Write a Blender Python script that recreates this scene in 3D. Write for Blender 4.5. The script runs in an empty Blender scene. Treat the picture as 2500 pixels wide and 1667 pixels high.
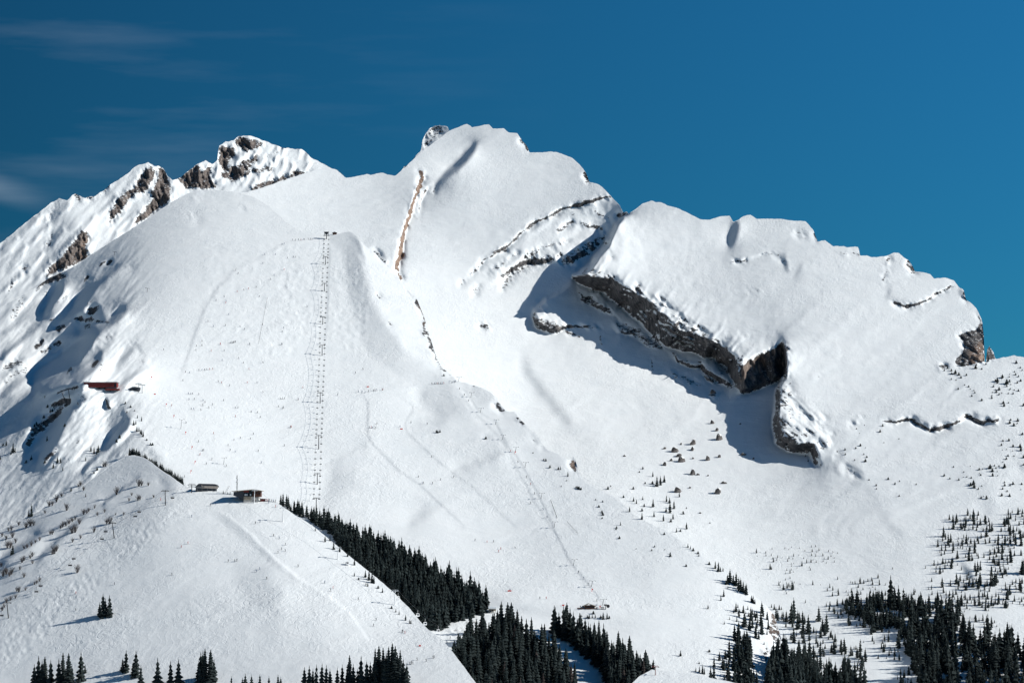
import bpy, math, random, time
import numpy as np
from mathutils import Vector, Matrix
T0 = time.time()
scene = bpy.context.scene
COL = scene.collection
# ------------------------------------------------------------------ camera
FPX = 6430.0                      # focal length in pixels of the 2500 px wide photograph
PITCH = math.atan((1250 - 833.5) / FPX)
camd = bpy.data.cameras.new('camera'); cam = bpy.data.objects.new('camera', camd); COL.objects.link(cam)
camd.sensor_width = 36.0; camd.lens = 36.0 * FPX / 2500.0
camd.clip_start = 5; camd.clip_end = 60000
cam.location = (0, 0, 0); cam.rotation_euler = (math.radians(90) + PITCH, 0, 0)
scene.camera = cam
# ------------------------------------------------------------------ sun, sky, exposure
SUN_EL = math.radians(29.5); SUN_AZ = math.radians(99)      # azimuth clockwise from +Y (the view direction)
SUND = Vector((math.cos(SUN_EL) * math.sin(SUN_AZ), math.cos(SUN_EL) * math.cos(SUN_AZ), math.sin(SUN_EL)))
sd = bpy.data.lights.new('sun', 'SUN'); so = bpy.data.objects.new('sun', sd); COL.objects.link(so)
sd.energy = 4.3; sd.angle = math.radians(0.53); sd.color = (1.0, 0.965, 0.90)
so.rotation_euler = SUND.to_track_quat('Z', 'Y').to_euler(); so.location = (800, -200, 900)
W = bpy.data.worlds.new('World'); scene.world = W; W.use_nodes = True
wn = W.node_tree.nodes; wl = W.node_tree.links
for n in list(wn): wn.remove(n)
def N(t, **k):
    n = wn.new(t)
    for a, b in k.items(): setattr(n, a, b)
    return n
sky = N('ShaderNodeTexSky', sky_type='NISHITA', sun_disc=False, sun_elevation=SUN_EL, sun_rotation=SUN_AZ,
        altitude=2500, air_density=0.9, dust_density=0.0, ozone_density=3.0)
tint = N('ShaderNodeMix', data_type='RGBA', blend_type='MULTIPLY'); tint.inputs['Factor'].default_value = 1
wl.new(sky.outputs[0], tint.inputs[6]); tint.inputs[7].default_value = (0.052, 0.315, 0.41, 1)
# thin cirrus, a property of the sky itself (direction vector noise)
tc = N('ShaderNodeTexCoord'); mp = N('ShaderNodeMapping'); mp.inputs['Rotation'].default_value = (0, math.radians(10), 0)
mp.inputs['Scale'].default_value = (3.0, 3.0, 26.0)
wl.new(tc.outputs['Generated'], mp.inputs[0])
nz = N('ShaderNodeTexNoise'); nz.inputs['Scale'].default_value = 2.2; nz.inputs['Detail'].default_value = 6; nz.inputs['Roughness'].default_value = .55
wl.new(mp.outputs[0], nz.inputs['Vector'])
cr = N('ShaderNodeMapRange'); cr.inputs['From Min'].default_value = .50; cr.inputs['From Max'].default_value = .78; cr.inputs['To Max'].default_value = .06
wl.new(nz.outputs['Fac'], cr.inputs['Value'])
sepw = N('ShaderNodeSeparateXYZ'); wl.new(tc.outputs['Generated'], sepw.inputs[0])
lm = N('ShaderNodeMapRange'); lm.inputs['From Min'].default_value = 0.02; lm.inputs['From Max'].default_value = -.16
wl.new(sepw.outputs[0], lm.inputs['Value'])
mm = N('ShaderNodeMath', operation='MULTIPLY'); wl.new(cr.outputs[0], mm.inputs[0]); wl.new(lm.outputs[0], mm.inputs[1])
# one denser streak of cirrus low on the left
bz = N('ShaderNodeMapRange', interpolation_type='SMOOTHSTEP'); bz.inputs['From Min'].default_value = .0075; bz.inputs['From Max'].default_value = 0
bq = N('ShaderNodeMath', operation='MULTIPLY_ADD'); wl.new(sepw.outputs[0], bq.inputs[0]); bq.inputs[1].default_value = .26; bq.inputs[2].default_value = -.0705
bs = N('ShaderNodeMath', operation='ADD'); wl.new(sepw.outputs[2], bs.inputs[0]); wl.new(bq.outputs[0], bs.inputs[1]); ba = N('ShaderNodeMath', operation='ABSOLUTE'); wl.new(bs.outputs[0], ba.inputs[0]); wl.new(ba.outputs[0], bz.inputs['Value'])
bx = N('ShaderNodeMapRange', interpolation_type='SMOOTHSTEP'); bx.inputs['From Min'].default_value = -.165; bx.inputs['From Max'].default_value = -.20; wl.new(sepw.outputs[0], bx.inputs['Value'])
b1 = N('ShaderNodeMath', operation='MULTIPLY'); wl.new(bz.outputs[0], b1.inputs[0]); wl.new(bx.outputs[0], b1.inputs[1])
b2 = N('ShaderNodeMath', operation='MULTIPLY'); wl.new(b1.outputs[0], b2.inputs[0]); wl.new(nz.outputs['Fac'], b2.inputs[1])
b3 = N('ShaderNodeMath', operation='MULTIPLY_ADD'); wl.new(b2.outputs[0], b3.inputs[0]); b3.inputs[1].default_value = .24; wl.new(mm.outputs[0], b3.inputs[2])
# the air is clearer away from the sun and paler towards it
gr = N('ShaderNodeMapRange'); gr.inputs['From Min'].default_value = -.2; gr.inputs['From Max'].default_value = .2; gr.inputs['To Min'].default_value = .53; gr.inputs['To Max'].default_value = 1.26; wl.new(sepw.outputs[0], gr.inputs['Value'])
gv = N('ShaderNodeMapRange'); gv.inputs['From Min'].default_value = .05; gv.inputs['From Max'].default_value = .19; gv.inputs['To Min'].default_value = .72; gv.inputs['To Max'].default_value = 1.0; wl.new(sepw.outputs[2], gv.inputs['Value'])
gx_ = N('ShaderNodeMath', operation='MULTIPLY'); wl.new(gr.outputs[0], gx_.inputs[0]); wl.new(gv.outputs[0], gx_.inputs[1])
gm_ = N('ShaderNodeVectorMath', operation='SCALE'); wl.new(tint.outputs[2], gm_.inputs[0]); wl.new(gx_.outputs[0], gm_.inputs['Scale'])
cmix = N('ShaderNodeMix', data_type='RGBA'); wl.new(b3.outputs[0], cmix.inputs['Factor'])
wl.new(gm_.outputs[0], cmix.inputs[6]); cmix.inputs[7].default_value = (6, 7, 8, 1)
bg = N('ShaderNodeBackground'); bg.inputs['Strength'].default_value = 0.12
wl.new(cmix.outputs[2], bg.inputs[0]); wo = N('ShaderNodeOutputWorld'); wl.new(bg.outputs[0], wo.inputs[0])
scene.view_settings.view_transform = 'Standard'; scene.view_settings.look = 'None'
scene.view_settings.exposure = 0.35; scene.view_settings.gamma = 1; scene.view_settings.use_curve_mapping = False
scene.cycles.max_bounces = 4; scene.cycles.diffuse_bounces = 1
scene.cycles.use_adaptive_sampling = True; scene.cycles.adaptive_threshold = 0.02
# ------------------------------------------------------------------ numeric helpers
def rays(px, py):
    """direction through a photograph pixel, scaled so that its world Y is 1"""
    xc = (px - 1250.0) / FPX; yc = (833.5 - py) / FPX
    c, s = math.cos(PITCH), math.sin(PITCH)
    y = c - s * yc; z = s + c * yc
    return xc / y, z / y
X0, X1, Y0, Y1, ST = -400, 2950, 250, 1860, 2.65
GX = np.arange(X0, X1 + .1, ST); GY = np.arange(Y0, Y1 + .1, ST)
NXg, NYg = len(GX), len(GY)
PX, PY = np.meshgrid(GX, GY)
def Z(pts, s, ox, oy): return [(x / s + ox, y / s + oy) + tuple(r) for x, y, *r in pts]
def poly_mask(poly, px=PX, py=PY):
    m = np.zeros(px.shape, bool); n = len(poly)
    for i in range(n):
        x1, y1 = poly[i][:2]; x2, y2 = poly[(i + 1) % n][:2]
        if y1 == y2: continue
        c = ((y1 > py) != (y2 > py)) & (px < (x2 - x1) * (py - y1) / (y2 - y1) + x1)
        m ^= c
    return m
def line_dist(line, px, py):
    """distance, side sign (+ = right of the travel direction in the image), segment parameter"""
    best = np.full(px.shape, 1e9); sg = np.zeros(px.shape); tt = np.zeros(px.shape)
    for i in range(len(line) - 1):
        x1, y1 = line[i][:2]; x2, y2 = line[i + 1][:2]
        dx, dy = x2 - x1, y2 - y1; L2 = dx * dx + dy * dy + 1e-9
        t = np.clip(((px - x1) * dx + (py - y1) * dy) / L2, 0, 1)
        ex, ey = px - x1 - t * dx, py - y1 - t * dy
        d = np.sqrt(ex * ex + ey * ey)
        b = d < best
        cr_ = dx * (py - y1) - dy * (px - x1)
        best = np.where(b, d, best); sg = np.where(b, np.sign(cr_), sg); tt = np.where(b, i + t, tt)
    return best, sg, tt
def box_blur(a, r):
    if r < 1: return a
    r = int(r)
    for ax in (0, 1):
        for _ in range(2):
            p = np.pad(a, [(r + 1, r) if k == ax else (0, 0) for k in (0, 1)], mode='edge')
            c = np.cumsum(p, axis=ax)
            a = (np.take(c, range(2 * r + 1, c.shape[ax]), axis=ax) - np.take(c, range(0, c.shape[ax] - 2 * r - 1), axis=ax)) / (2 * r + 1)
    return a
def soft(poly, blur):
    """polygon mask blurred, computed only in its bounding box"""
    xs = [p[0] for p in poly]; ys = [p[1] for p in poly]; pad = blur * 4 + 12
    i0 = max(0, int((min(xs) - pad - X0) / ST)); i1 = min(NXg, int((max(xs) + pad - X0) / ST) + 1)
    j0 = max(0, int((min(ys) - pad - Y0) / ST)); j1 = min(NYg, int((max(ys) + pad - Y0) / ST) + 1)
    if i1 - i0 < 2 or j1 - j0 < 2: return (slice(0, 0), slice(0, 0)), None
    sl = (slice(j0, j1), slice(i0, i1))
    wx = (vnoise(PX[sl] / 14, PY[sl] / 14, 71) - .5) * min(9, 3 + blur * .6); wy = (vnoise(PX[sl] / 14, PY[sl] / 14, 72) - .5) * min(9, 3 + blur * .6)
    m = poly_mask(poly, PX[sl] + wx, PY[sl] + wy).astype(float)
    return sl, box_blur(m, blur / ST)
def sample(a, px, py):
    x = np.clip((px - X0) / ST, 0, NXg - 1.001); y = np.clip((py - Y0) / ST, 0, NYg - 1.001)
    i = x.astype(int); j = y.astype(int); fx = x - i; fy = y - j
    return (a[j, i] * (1 - fx) + a[j, i + 1] * fx) * (1 - fy) + (a[j + 1, i] * (1 - fx) + a[j + 1, i + 1] * fx) * fy
def hsh(i, j, k, seed):
    h = (i.astype(np.int64) * 374761393 + j.astype(np.int64) * 668265263 + k.astype(np.int64) * 2147483647 + seed * 974634777) & 0xffffffff
    h = ((h ^ (h >> 13)) * 1274126177) & 0xffffffff
    h = (h ^ (h >> 16)) & 0xffffffff
    return h / 4294967295.0
def vnoise(x, y, seed=0):
    i = np.floor(x); j = np.floor(y); fx = x - i; fy = y - j
    fx = fx * fx * fx * (fx * (fx * 6 - 15) + 10); fy = fy * fy * fy * (fy * (fy * 6 - 15) + 10)
    z = np.zeros(x.shape)
    a = hsh(i, j, z, seed); b = hsh(i + 1, j, z, seed); c = hsh(i, j + 1, z, seed); d = hsh(i + 1, j + 1, z, seed)
    return (a * (1 - fx) + b * fx) * (1 - fy) + (c * (1 - fx) + d * fx) * fy
def fbm(x, y, oct=4, seed=0, gain=.5):
    s = np.zeros(x.shape); a = 1; n = 0; c, sn = .8, .6
    for o in range(oct):
        s += a * (vnoise(x, y, seed + o) * 2 - 1); n += a; a *= gain
        x, y = (x * c - y * sn) * 2.03 + 17, (x * sn + y * c) * 2.03 + 5
    return s / n
def ridged(x, y, oct=4, seed=0):
    s = np.zeros(x.shape); a = 1; n = 0; c, sn = .8, .6
    for o in range(oct):
        s += a * (1 - np.abs(vnoise(x, y, seed + o) * 2 - 1) * 1.6); n += a; a *= .55
        x, y = (x * c - y * sn) * 2.1 + 3, (x * sn + y * c) * 2.1 + 11
    return s / n
# ------------------------------------------------------------------ terrain solver
RX, RZ = rays(PX, PY)
RXx = 1 / FPX * np.ones_like(RX); RXy = np.zeros_like(RX)
RXx = np.gradient(RX, ST, axis=1); RXy = np.gradient(RX, ST, axis=0); RZx = np.gradient(RZ, ST, axis=1); RZy = np.gradient(RZ, ST, axis=0)
def dct2(a):
    for ax in (0, 1):
        n = a.shape[ax]; a = np.moveaxis(a, ax, -1)
        v = np.concatenate([a[..., ::2], a[..., ::-1][..., (n % 2):: 2]], -1)
        V = np.fft.fft(v, axis=-1); k = np.arange(n)
        a = np.moveaxis(2 * (V * np.exp(-1j * np.pi * k / (2 * n))).real, -1, ax)
    return a
def idct2(a):
    for ax in (0, 1):
        n = a.shape[ax]; a = np.moveaxis(a, ax, -1); k = np.arange(n)
        V = np.zeros(a.shape, complex)
        rev = np.concatenate([np.zeros_like(a[..., :1]), a[..., :0:-1]], -1)
        V = .5 * np.exp(1j * np.pi * k / (2 * n)) * (a - 1j * rev)
        v = np.fft.ifft(V, axis=-1).real
        o = np.empty_like(a); h = (n + 1) // 2
        o[..., ::2] = v[..., :h]; o[..., 1::2] = v[..., :h - 1 + (n % 2 == 0)][..., :0] if False else v[..., ::-1][..., :n // 2]
        a = np.moveaxis(o, -1, ax)
    return a
def poisson(gx, gy):
    """least squares integration of a gradient field (gx between columns, gy between rows)"""
    d = np.zeros((NYg, NXg))
    d[:, :-1] += gx; d[:, 1:] -= gx; d[:-1, :] += gy; d[1:, :] -= gy
    D = dct2(d)
    lam = (2 - 2 * np.cos(np.pi * np.arange(NYg) / NYg))[:, None] + (2 - 2 * np.cos(np.pi * np.arange(NXg) / NXg))[None]
    lam[0, 0] = 1; D = D / lam; D[0, 0] = 0
    return -idct2(D)
def base_field(ctrl, s=90.0):
    """smooth slope field from control points (px, py, p, q)"""
    cx, cy = PX[::8, ::8], PY[::8, ::8]
    w = np.zeros(cx.shape); P = np.zeros(cx.shape); Q = np.zeros(cx.shape)
    for x, y, p, q in ctrl:
        k = 1 / ((cx - x) ** 2 + (cy - y) ** 2 + s * s) ** 2
        w += k; P += k * p; Q += k * q
    P /= w; Q /= w
    xi = np.clip((PX - X0) / ST / 8, 0, cx.shape[1] - 1.001); yi = np.clip((PY - Y0) / ST / 8, 0, cx.shape[0] - 1.001)
    i = xi.astype(int); j = yi.astype(int); fx = xi - i; fy = yi - j
    def up(a): return (a[j, i] * (1 - fx) + a[j, i + 1] * fx) * (1 - fy) + (a[j + 1, i] * (1 - fx) + a[j + 1, i + 1] * fx) * fy
    return up(P), up(Q)
def solve(ctrl, facets, pin):
    P, Q = base_field(ctrl)
    ribs = []
    for poly, p, q, blur in facets:
        if isinstance(q, str): ribs.append((poly, p, blur)); continue
        sl, m = soft(poly, blur)
        if m is None: continue
        P[sl] = P[sl] * (1 - m) + p * m; Q[sl] = Q[sl] * (1 - m) + q * m
    # n = (-p,-q,1);  n.r = -p rx - q + rz must stay clearly negative (the face looks at the camera)
    nr = -P * RX - Q + RZ
    nr = np.minimum(nr, -0.10)
    lx = -(-P * RXx + RZx) / nr; ly = -(-P * RXy + RZy) / nr
    for poly, k, blur in ribs:                      # flanks of ribs and gullies that run along the polygon's long axis
        sl, m = soft(poly, blur)
        if m is None or m.sum() < 1: continue
        xx, yy = PX[sl], PY[sl]; ws = m.sum(); mx_, my_ = (m * xx).sum() / ws, (m * yy).sum() / ws
        c = np.array([[(m * (xx - mx_) ** 2).sum(), (m * (xx - mx_) * (yy - my_)).sum()], [0, (m * (yy - my_) ** 2).sum()]]); c[1, 0] = c[0, 1]
        ev, evec = np.linalg.eigh(c); nrm = evec[:, 0]; nrm = nrm * (1 if nrm[0] > 0 else -1)
        lx[sl] -= m * k * nrm[0] / (FPX * .5); ly[sl] -= m * k * nrm[1] / (FPX * .5)
    gx = (lx[:, 1:] + lx[:, :-1]) * .5 * ST; gy = (ly[1:] + ly[:-1]) * .5 * ST
    u = poisson(gx, gy)
    u0 = sample(u, np.array([float(pin[0])]), np.array([float(pin[1])]))[0]
    return pin[2] * np.exp(u - u0)
def cliff(D, line, near=1, wiggle=5, Ln=160, Lf=120):
    """a wall: line vertices (px, py, height of the step in metres of depth, half width px); near side = right (+1) or left (-1)"""
    pts = np.array(line, float); pad = 4.0 * max(Ln, Lf)
    i0 = max(0, int((pts[:, 0].min() - pad - X0) / ST)); i1 = min(NXg, int((pts[:, 0].max() + pad - X0) / ST) + 1)
    j0 = max(0, int((pts[:, 1].min() - pad - Y0) / ST)); j1 = min(NYg, int((pts[:, 1].max() + pad - Y0) / ST) + 1)
    sl = (slice(j0, j1), slice(i0, i1)); px, py = PX[sl], PY[sl]
    wx = (fbm(px / 26, py / 26, 3, 5)) * wiggle; wy = (fbm(px / 26, py / 26, 3, 9)) * wiggle
    qx, qy = px + wx, py + wy
    d, sg, t = line_dist(line, qx, qy)
    cum = np.concatenate([[0], np.cumsum(np.hypot(np.diff(pts[:, 0]), np.diff(pts[:, 1])))])
    tp = min(28.0, cum[-1] * .3)
    def amp(al):
        e = np.clip(np.minimum(al, cum[-1] - al) / tp, 0, 1)
        return np.interp(al, cum, pts[:, 2]) * e * e * (3 - 2 * e)
    A = amp(np.interp(t, np.arange(len(pts)), cum)); Wd = np.interp(t, np.arange(len(pts)), pts[:, 3])
    # the step spreads out on both sides like the angle under which the wall is seen: no seams beyond its ends
    na = int(cum[-1] / 9) + 2; al = np.linspace(0, cum[-1], na)
    lx = np.interp(al, cum, pts[:, 0]); ly = np.interp(al, cum, pts[:, 1])
    F = np.zeros(px.shape)
    for k in range(na - 1):
        ax_, ay_ = lx[k] - qx, ly[k] - qy; bx_, by_ = lx[k + 1] - qx, ly[k + 1] - qy
        F += amp((al[k] + al[k + 1]) / 2) * np.arctan2(ax_ * by_ - ay_ * bx_, ax_ * bx_ + ay_ * by_)
    F = F / (2 * np.pi) * near
    ramp = np.clip(1 - d / Wd, 0, 1); ramp = ramp * .7 + .3 * ramp * ramp
    # beds of rock: the wall climbs in steps
    u_ = np.clip(.5 + .5 * sg * near * np.clip(d / Wd, 0, 1), 0, 1); bed = np.sin(2 * np.pi * (u_ * 3.6 + 1.5 * fbm(qx / 45, qy / 45, 3, 77))) * np.clip(.55 + 1.8 * fbm(qx / 30, qy / 30, 2, 78), 0, 1.5) * np.clip((Wd - 7) / 12, 0, 1) * np.sin(np.pi * u_)
    F = F - sg * near * A * .5 * ramp + A * .075 * bed * (d < Wd)
    D[sl] -= F * np.exp(-(d / (1.5 * max(Ln, Lf))) ** 2)
def bump(D, line, wiggle=3):
    """a rounded rib (positive = towards the camera): vertices (px, py, metres, half width px)"""
    pts = np.array(line, float); pad = 4 * pts[:, 3].max() + 10
    i0 = max(0, int((pts[:, 0].min() - pad - X0) / ST)); i1 = min(NXg, int((pts[:, 0].max() + pad - X0) / ST) + 1)
    j0 = max(0, int((pts[:, 1].min() - pad - Y0) / ST)); j1 = min(NYg, int((pts[:, 1].max() + pad - Y0) / ST) + 1)
    sl = (slice(j0, j1), slice(i0, i1)); px, py = PX[sl], PY[sl]
    if min(px.shape) < 2: return
    wx = (fbm(px / 26, py / 26, 3, 15)) * wiggle; wy = (fbm(px / 26, py / 26, 3, 19)) * wiggle
    d, sg, t = line_dist(line, px + wx, py + wy)
    A = np.interp(t, np.arange(len(pts)), pts[:, 2]); Wd = np.interp(t, np.arange(len(pts)), pts[:, 3])
    D[sl] -= A * np.exp(-(d / Wd) ** 2)
class Layer: pass
LAYERS = {}
def build_layer(name, D, sil, bottom, rock, warm, skirt, mat, top_noise=1.5, x0=X0, x1=X1):
    """mesh a depth field between its skyline and its lower limit, with ground falling away behind the skyline"""
    xs = np.arange(max(x0, X0), min(x1, X1) + .1, ST)
    sx = [p[0] for p in sil]; sy = [p[1] for p in sil]
    yt = np.interp(xs, sx, sy)
    yt = yt + fbm(xs / 9, xs * 0 + 3.3, 3, 44) * top_noise
    yb = np.interp(xs, [p[0] for p in bottom], [p[1] for p in bottom])
    ya = math.floor(np.min(yt) / ST) * ST; nr = int(math.ceil((np.max(yb) - ya) / ST)) + 2
    gy_ = ya + np.arange(nr) * ST
    py = np.maximum(gy_[None], yt[:, None]); px = np.repeat(xs[:, None], nr, 1)
    above = gy_[None] < yt[:, None] - ST
    ok = (gy_[None] <= yb[:, None] + ST) & (gy_[None] > yt[:, None] - ST * 1.001)
    # where the skyline drops steeply the clamped vertices close the gap
    first = ok.argmax(1)
    d = sample(D, px, py)
    rx, rz = rays(px, py)
    V = np.stack([d * rx, d, d * rz], -1)
    # skirt behind the skyline
    back = [(3, -.6), (9, -3), (22, -11), (50, -34), (110, -95), (260, -260), (420, -520)]
    top = V[np.arange(len(xs)), first]
    B = np.stack([top + np.array([0, b * skirt, h * skirt + b * skirt * 0.0]) + np.stack([top[:, 0] * b * skirt / top[:, 1], top[:, 0] * 0, top[:, 2] * b * skirt / top[:, 1]], -1) for b, h in back][::-1], 1)
    nb = len(back)
    A = np.concatenate([B, V], 1); okk = np.concatenate([np.ones((len(xs), nb), bool), ok], 1)
    idx = -np.ones(A.shape[:2], int); idx[okk] = np.arange(okk.sum())
    # rows above a column's skyline all share its top vertex
    col = np.arange(len(xs)); rr = np.arange(nr)[None]
    ti = idx[col, nb + first]
    idx[:, nb:] = np.where(rr < first[:, None], ti[:, None], idx[:, nb:])
    q = np.stack([idx[:-1, :-1], idx[:-1, 1:], idx[1:, 1:], idx[1:, :-1]], -1).reshape(-1, 4)
    q = q[(q >= 0).all(1)]
    n_eq = (q[:, 0] == q[:, 3]).astype(int) + (q[:, 1] == q[:, 2])
    tri = q[n_eq == 1]; q = q[n_eq == 0]
    tri = np.where((tri[:, 0] == tri[:, 3])[:, None], tri[:, [0, 1, 2]], tri[:, [0, 1, 3]])
    verts = A[okk]
    def att(a, dv=0.0):
        v = sample(a, px, py); v = np.concatenate([np.full((len(xs), nb), dv), v], 1); v[:, :nb] = v[:, nb:nb + 1]
        return v[okk]
    # steepness for bare rock
    me = bpy.data.meshes.new(name)
    me.vertices.add(len(verts)); me.vertices.foreach_set('co', verts.astype(np.float32).ravel())
    nl = len(q) * 4 + len(tri) * 3; npol = len(q) + len(tri)
    me.loops.add(nl); me.polygons.add(npol)
    me.loops.foreach_set('vertex_index', np.concatenate([q.ravel(), tri.ravel()]).astype(np.int32))
    me.polygons.foreach_set('loop_start', np.concatenate([np.arange(len(q)) * 4, len(q) * 4 + np.arange(len(tri)) * 3]).astype(np.int32))
    me.polygons.foreach_set('use_smooth', np.ones(npol, bool))
    me.update(calc_edges=True)
    for an, arr in (('rock', rock), ('warm', warm)):
        a_ = me.attributes.new(an, 'FLOAT', 'POINT'); a_.data.foreach_set('value', att(arr).astype(np.float32))
    me.materials.append(mat)
    o = bpy.data.objects.new(name, me); COL.objects.link(o); o['kind'] = 'structure'
    L = Layer(); L.D = D; L.sil = (sx, sy); L.obj = o; LAYERS[name] = L
    print(name, len(verts), len(q), 'faces', round(time.time() - T0, 1), 's')
    return L
# ------------------------------------------------------------------ materials
def newmat(name):
    m = bpy.data.materials.new(name); m.use_nodes = True
    nt = m.node_tree
    for n in list(nt.nodes): nt.nodes.remove(n)
    out = nt.nodes.new('ShaderNodeOutputMaterial'); b = nt.nodes.new('ShaderNodeBsdfPrincipled')
    nt.links.new(b.outputs[0], out.inputs[0])
    return m, nt, b
def terrain_material(name, moguls=1.0):
    m, nt, b = newmat(name)
    L = nt.links.new
    def A(t, **k):
        n = nt.nodes.new(t)
        for a, v in k.items(): setattr(n, a, v)
        return n
    def noise(scale, det, rough, vec, dist=0):
        n = A('ShaderNodeTexNoise'); n.inputs['Scale'].default_value = scale; n.inputs['Detail'].default_value = det
        n.inputs['Roughness'].default_value = rough; n.inputs['Distortion'].default_value = dist; L(vec, n.inputs['Vector']); return n
    def mathn(op, a, b_=None, c=None, clamp=False):
        n = A('ShaderNodeMath', operation=op, use_clamp=clamp)
        for i, v in enumerate((a, b_, c)):
            if v is None: continue
            if isinstance(v, (int, float)): n.inputs[i].default_value = v
            else: L(v, n.inputs[i])
        return n.outputs[0]
    geo = A('ShaderNodeNewGeometry'); pos = geo.outputs['Position']
    rock = A('ShaderNodeAttribute', attribute_name='rock'); warm = A('ShaderNodeAttribute', attribute_name='warm')
    sep = A('ShaderNodeSeparateXYZ'); L(geo.outputs['True Normal'], sep.inputs[0])
    n1 = noise(.22, 6, .72, pos); n2 = noise(.045, 3, .6, pos)
    # vertical grain of the rock
    mp_ = A('ShaderNodeMapping'); mp_.inputs['Scale'].default_value = (.30, .30, .05); L(pos, mp_.inputs[0])
    n3 = noise(1.0, 5, .62, mp_.outputs[0], .4)
    f = mathn('MULTIPLY_ADD', n1.outputs['Fac'], 2.3, rock.outputs['Fac'])
    f = mathn('SUBTRACT', f, .44)
    f = mathn('MULTIPLY_ADD', n2.outputs['Fac'], .5, f)
    f = mathn('MULTIPLY_ADD', sep.outputs[2], -.60, f)        # ledges keep their snow
    mr = A('ShaderNodeMapRange', interpolation_type='SMOOTHSTEP'); mr.inputs['From Min'].default_value = 1.14; mr.inputs['From Max'].default_value = 1.28
    L(f, mr.inputs['Value'])
    rc = A('ShaderNodeValToRGB'); L(n3.outputs['Fac'], rc.inputs[0])
    e = rc.color_ramp.elements; e[0].position = .30; e[0].color = (.016, .018, .022, 1); e[1].position = .74; e[1].color = (.26, .235, .22, 1)
    x = e.new(.5); x.color = (.078, .076, .078, 1)
    wc = A('ShaderNodeValToRGB'); L(n3.outputs['Fac'], wc.inputs[0])
    e = wc.color_ramp.elements; e[0].position = .30; e[0].color = (.10, .06, .045, 1); e[1].position = .72; e[1].color = (.46, .32, .23, 1)
    rm = A('ShaderNodeMix', data_type='RGBA'); L(warm.outputs['Fac'], rm.inputs['Factor']); L(rc.outputs[0], rm.inputs[6]); L(wc.outputs[0], rm.inputs[7])
    sc = A('ShaderNodeMix', data_type='RGBA'); L(n2.outputs['Fac'], sc.inputs['Factor'])
    sc.inputs[6].default_value = (.80, .845, .865, 1); sc.inputs[7].default_value = (.89, .915, .92, 1)
    cm = A('ShaderNodeMix', data_type='RGBA'); L(mr.outputs[0], cm.inputs['Factor']); L(sc.outputs[2], cm.inputs[6]); L(rm.outputs[2], cm.inputs[7])
    L(cm.outputs[2], b.inputs['Base Color'])
    b.inputs['Roughness'].default_value = .75; b.inputs['Specular IOR Level'].default_value = .25
    # relief: wind ripples and ski tracks on snow, fluting on rock
    mw = A('ShaderNodeMapping'); mw.inputs['Scale'].default_value = (.5, .28, .5); L(pos, mw.inputs[0])
    s1 = noise(.42, 4, .62, mw.outputs[0], 1.2); s2 = noise(.07, 3, .5, pos, .3)
    wv = A('ShaderNodeTexWave', wave_type='BANDS', bands_direction='X'); wv.inputs['Scale'].default_value = .055
    wv.inputs['Distortion'].default_value = 26; wv.inputs['Detail'].default_value = 2.5; wv.inputs['Detail Scale'].default_value = .35
    L(pos, wv.inputs['Vector'])
    wp = mathn('POWER', wv.outputs['Fac'], 8.0)
    wy = noise(.009, 4, .65, pos, .5); wk2 = A('ShaderNodeMapRange'); wk2.inputs['From Min'].default_value = .40; wk2.inputs['From Max'].default_value = .62; wk2.inputs['To Min'].default_value = .35; wk2.inputs['To Max'].default_value = 2.3; L(wy.outputs['Fac'], wk2.inputs['Value'])
    h = mathn('MULTIPLY_ADD', s2.outputs['Fac'], 1.2, mathn('MULTIPLY', s1.outputs['Fac'], wk2.outputs[0]))
    wz = noise(.012, 3, .6, pos); wmk = A('ShaderNodeMapRange'); wmk.inputs['From Min'].default_value = .46; wmk.inputs['From Max'].default_value = .62; L(wz.outputs['Fac'], wmk.inputs['Value'])
    h = mathn('MULTIPLY_ADD', mathn('MULTIPLY', wp, wmk.outputs[0]), .09, h)
    hr = mathn('MULTIPLY', n3.outputs['Fac'], 5.0)
    hm = A('ShaderNodeMix', data_type='FLOAT'); L(mr.outputs[0], hm.inputs['Factor']); L(h, hm.inputs[2]); L(hr, hm.inputs[3])
    bp = A('ShaderNodeBump'); bp.inputs['Strength'].default_value = .32; bp.inputs['Distance'].default_value = 1.0
    L(hm.outputs[0], bp.inputs['Height']); L(bp.outputs[0], b.inputs['Normal'])
    return m
MAT_T = terrain_material('snow_and_rock')
def detail(D, rock, seed, und=1.0, rough=1.0, fine=1.0, streak=.5):
    """undulation of the snow and ruggedness of the rock, laid out over the ground in metres"""
    X = D * RX; Zz = D * RZ; gy = D
    D = D + und * (fbm(X / 130, gy / 90, 4, seed) * 2.0) + fine * fbm(X / 14, gy / 12, 3, seed + 5) * .3
    cu, cv = X * .78 + gy * .62, -X * .62 + gy * .78
    D = D + streak * (fbm(cv / 22 + fbm(X / 70, gy / 70, 2, seed + 35) * 1.6, cu / 90, 4, seed + 33) * 1.1) * np.clip(.5 + 1.6 * fbm(X / 160, gy / 110, 2, seed + 37), 0, 1.2)
    r = box_blur(rock, 2)
    D = D - r * rough * ((ridged(X / 34, Zz / 55 , 4, seed + 9) - .5) * 17 + (ridged(X / 9 + gy / 22, Zz / 20, 4, seed + 19) - .5) * 9)
    return D
def steep(D, lo=.62, hi=.42):
    x = D * RX; z = D * RZ; y = D
    ax = np.gradient(x, axis=1); ay = np.gradient(y, axis=1); az = np.gradient(z, axis=1)
    bx = np.gradient(x, axis=0); by = np.gradient(y, axis=0); bz = np.gradient(z, axis=0)
    nx = ay * bz - az * by; ny = az * bx - ax * bz; nz_ = ax * by - ay * bx
    c = np.abs(nz_) / (np.sqrt(nx * nx + ny * ny + nz_ * nz_) + 1e-9)
    return np.clip((lo - c) / (lo - hi), 0, 1)
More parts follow.
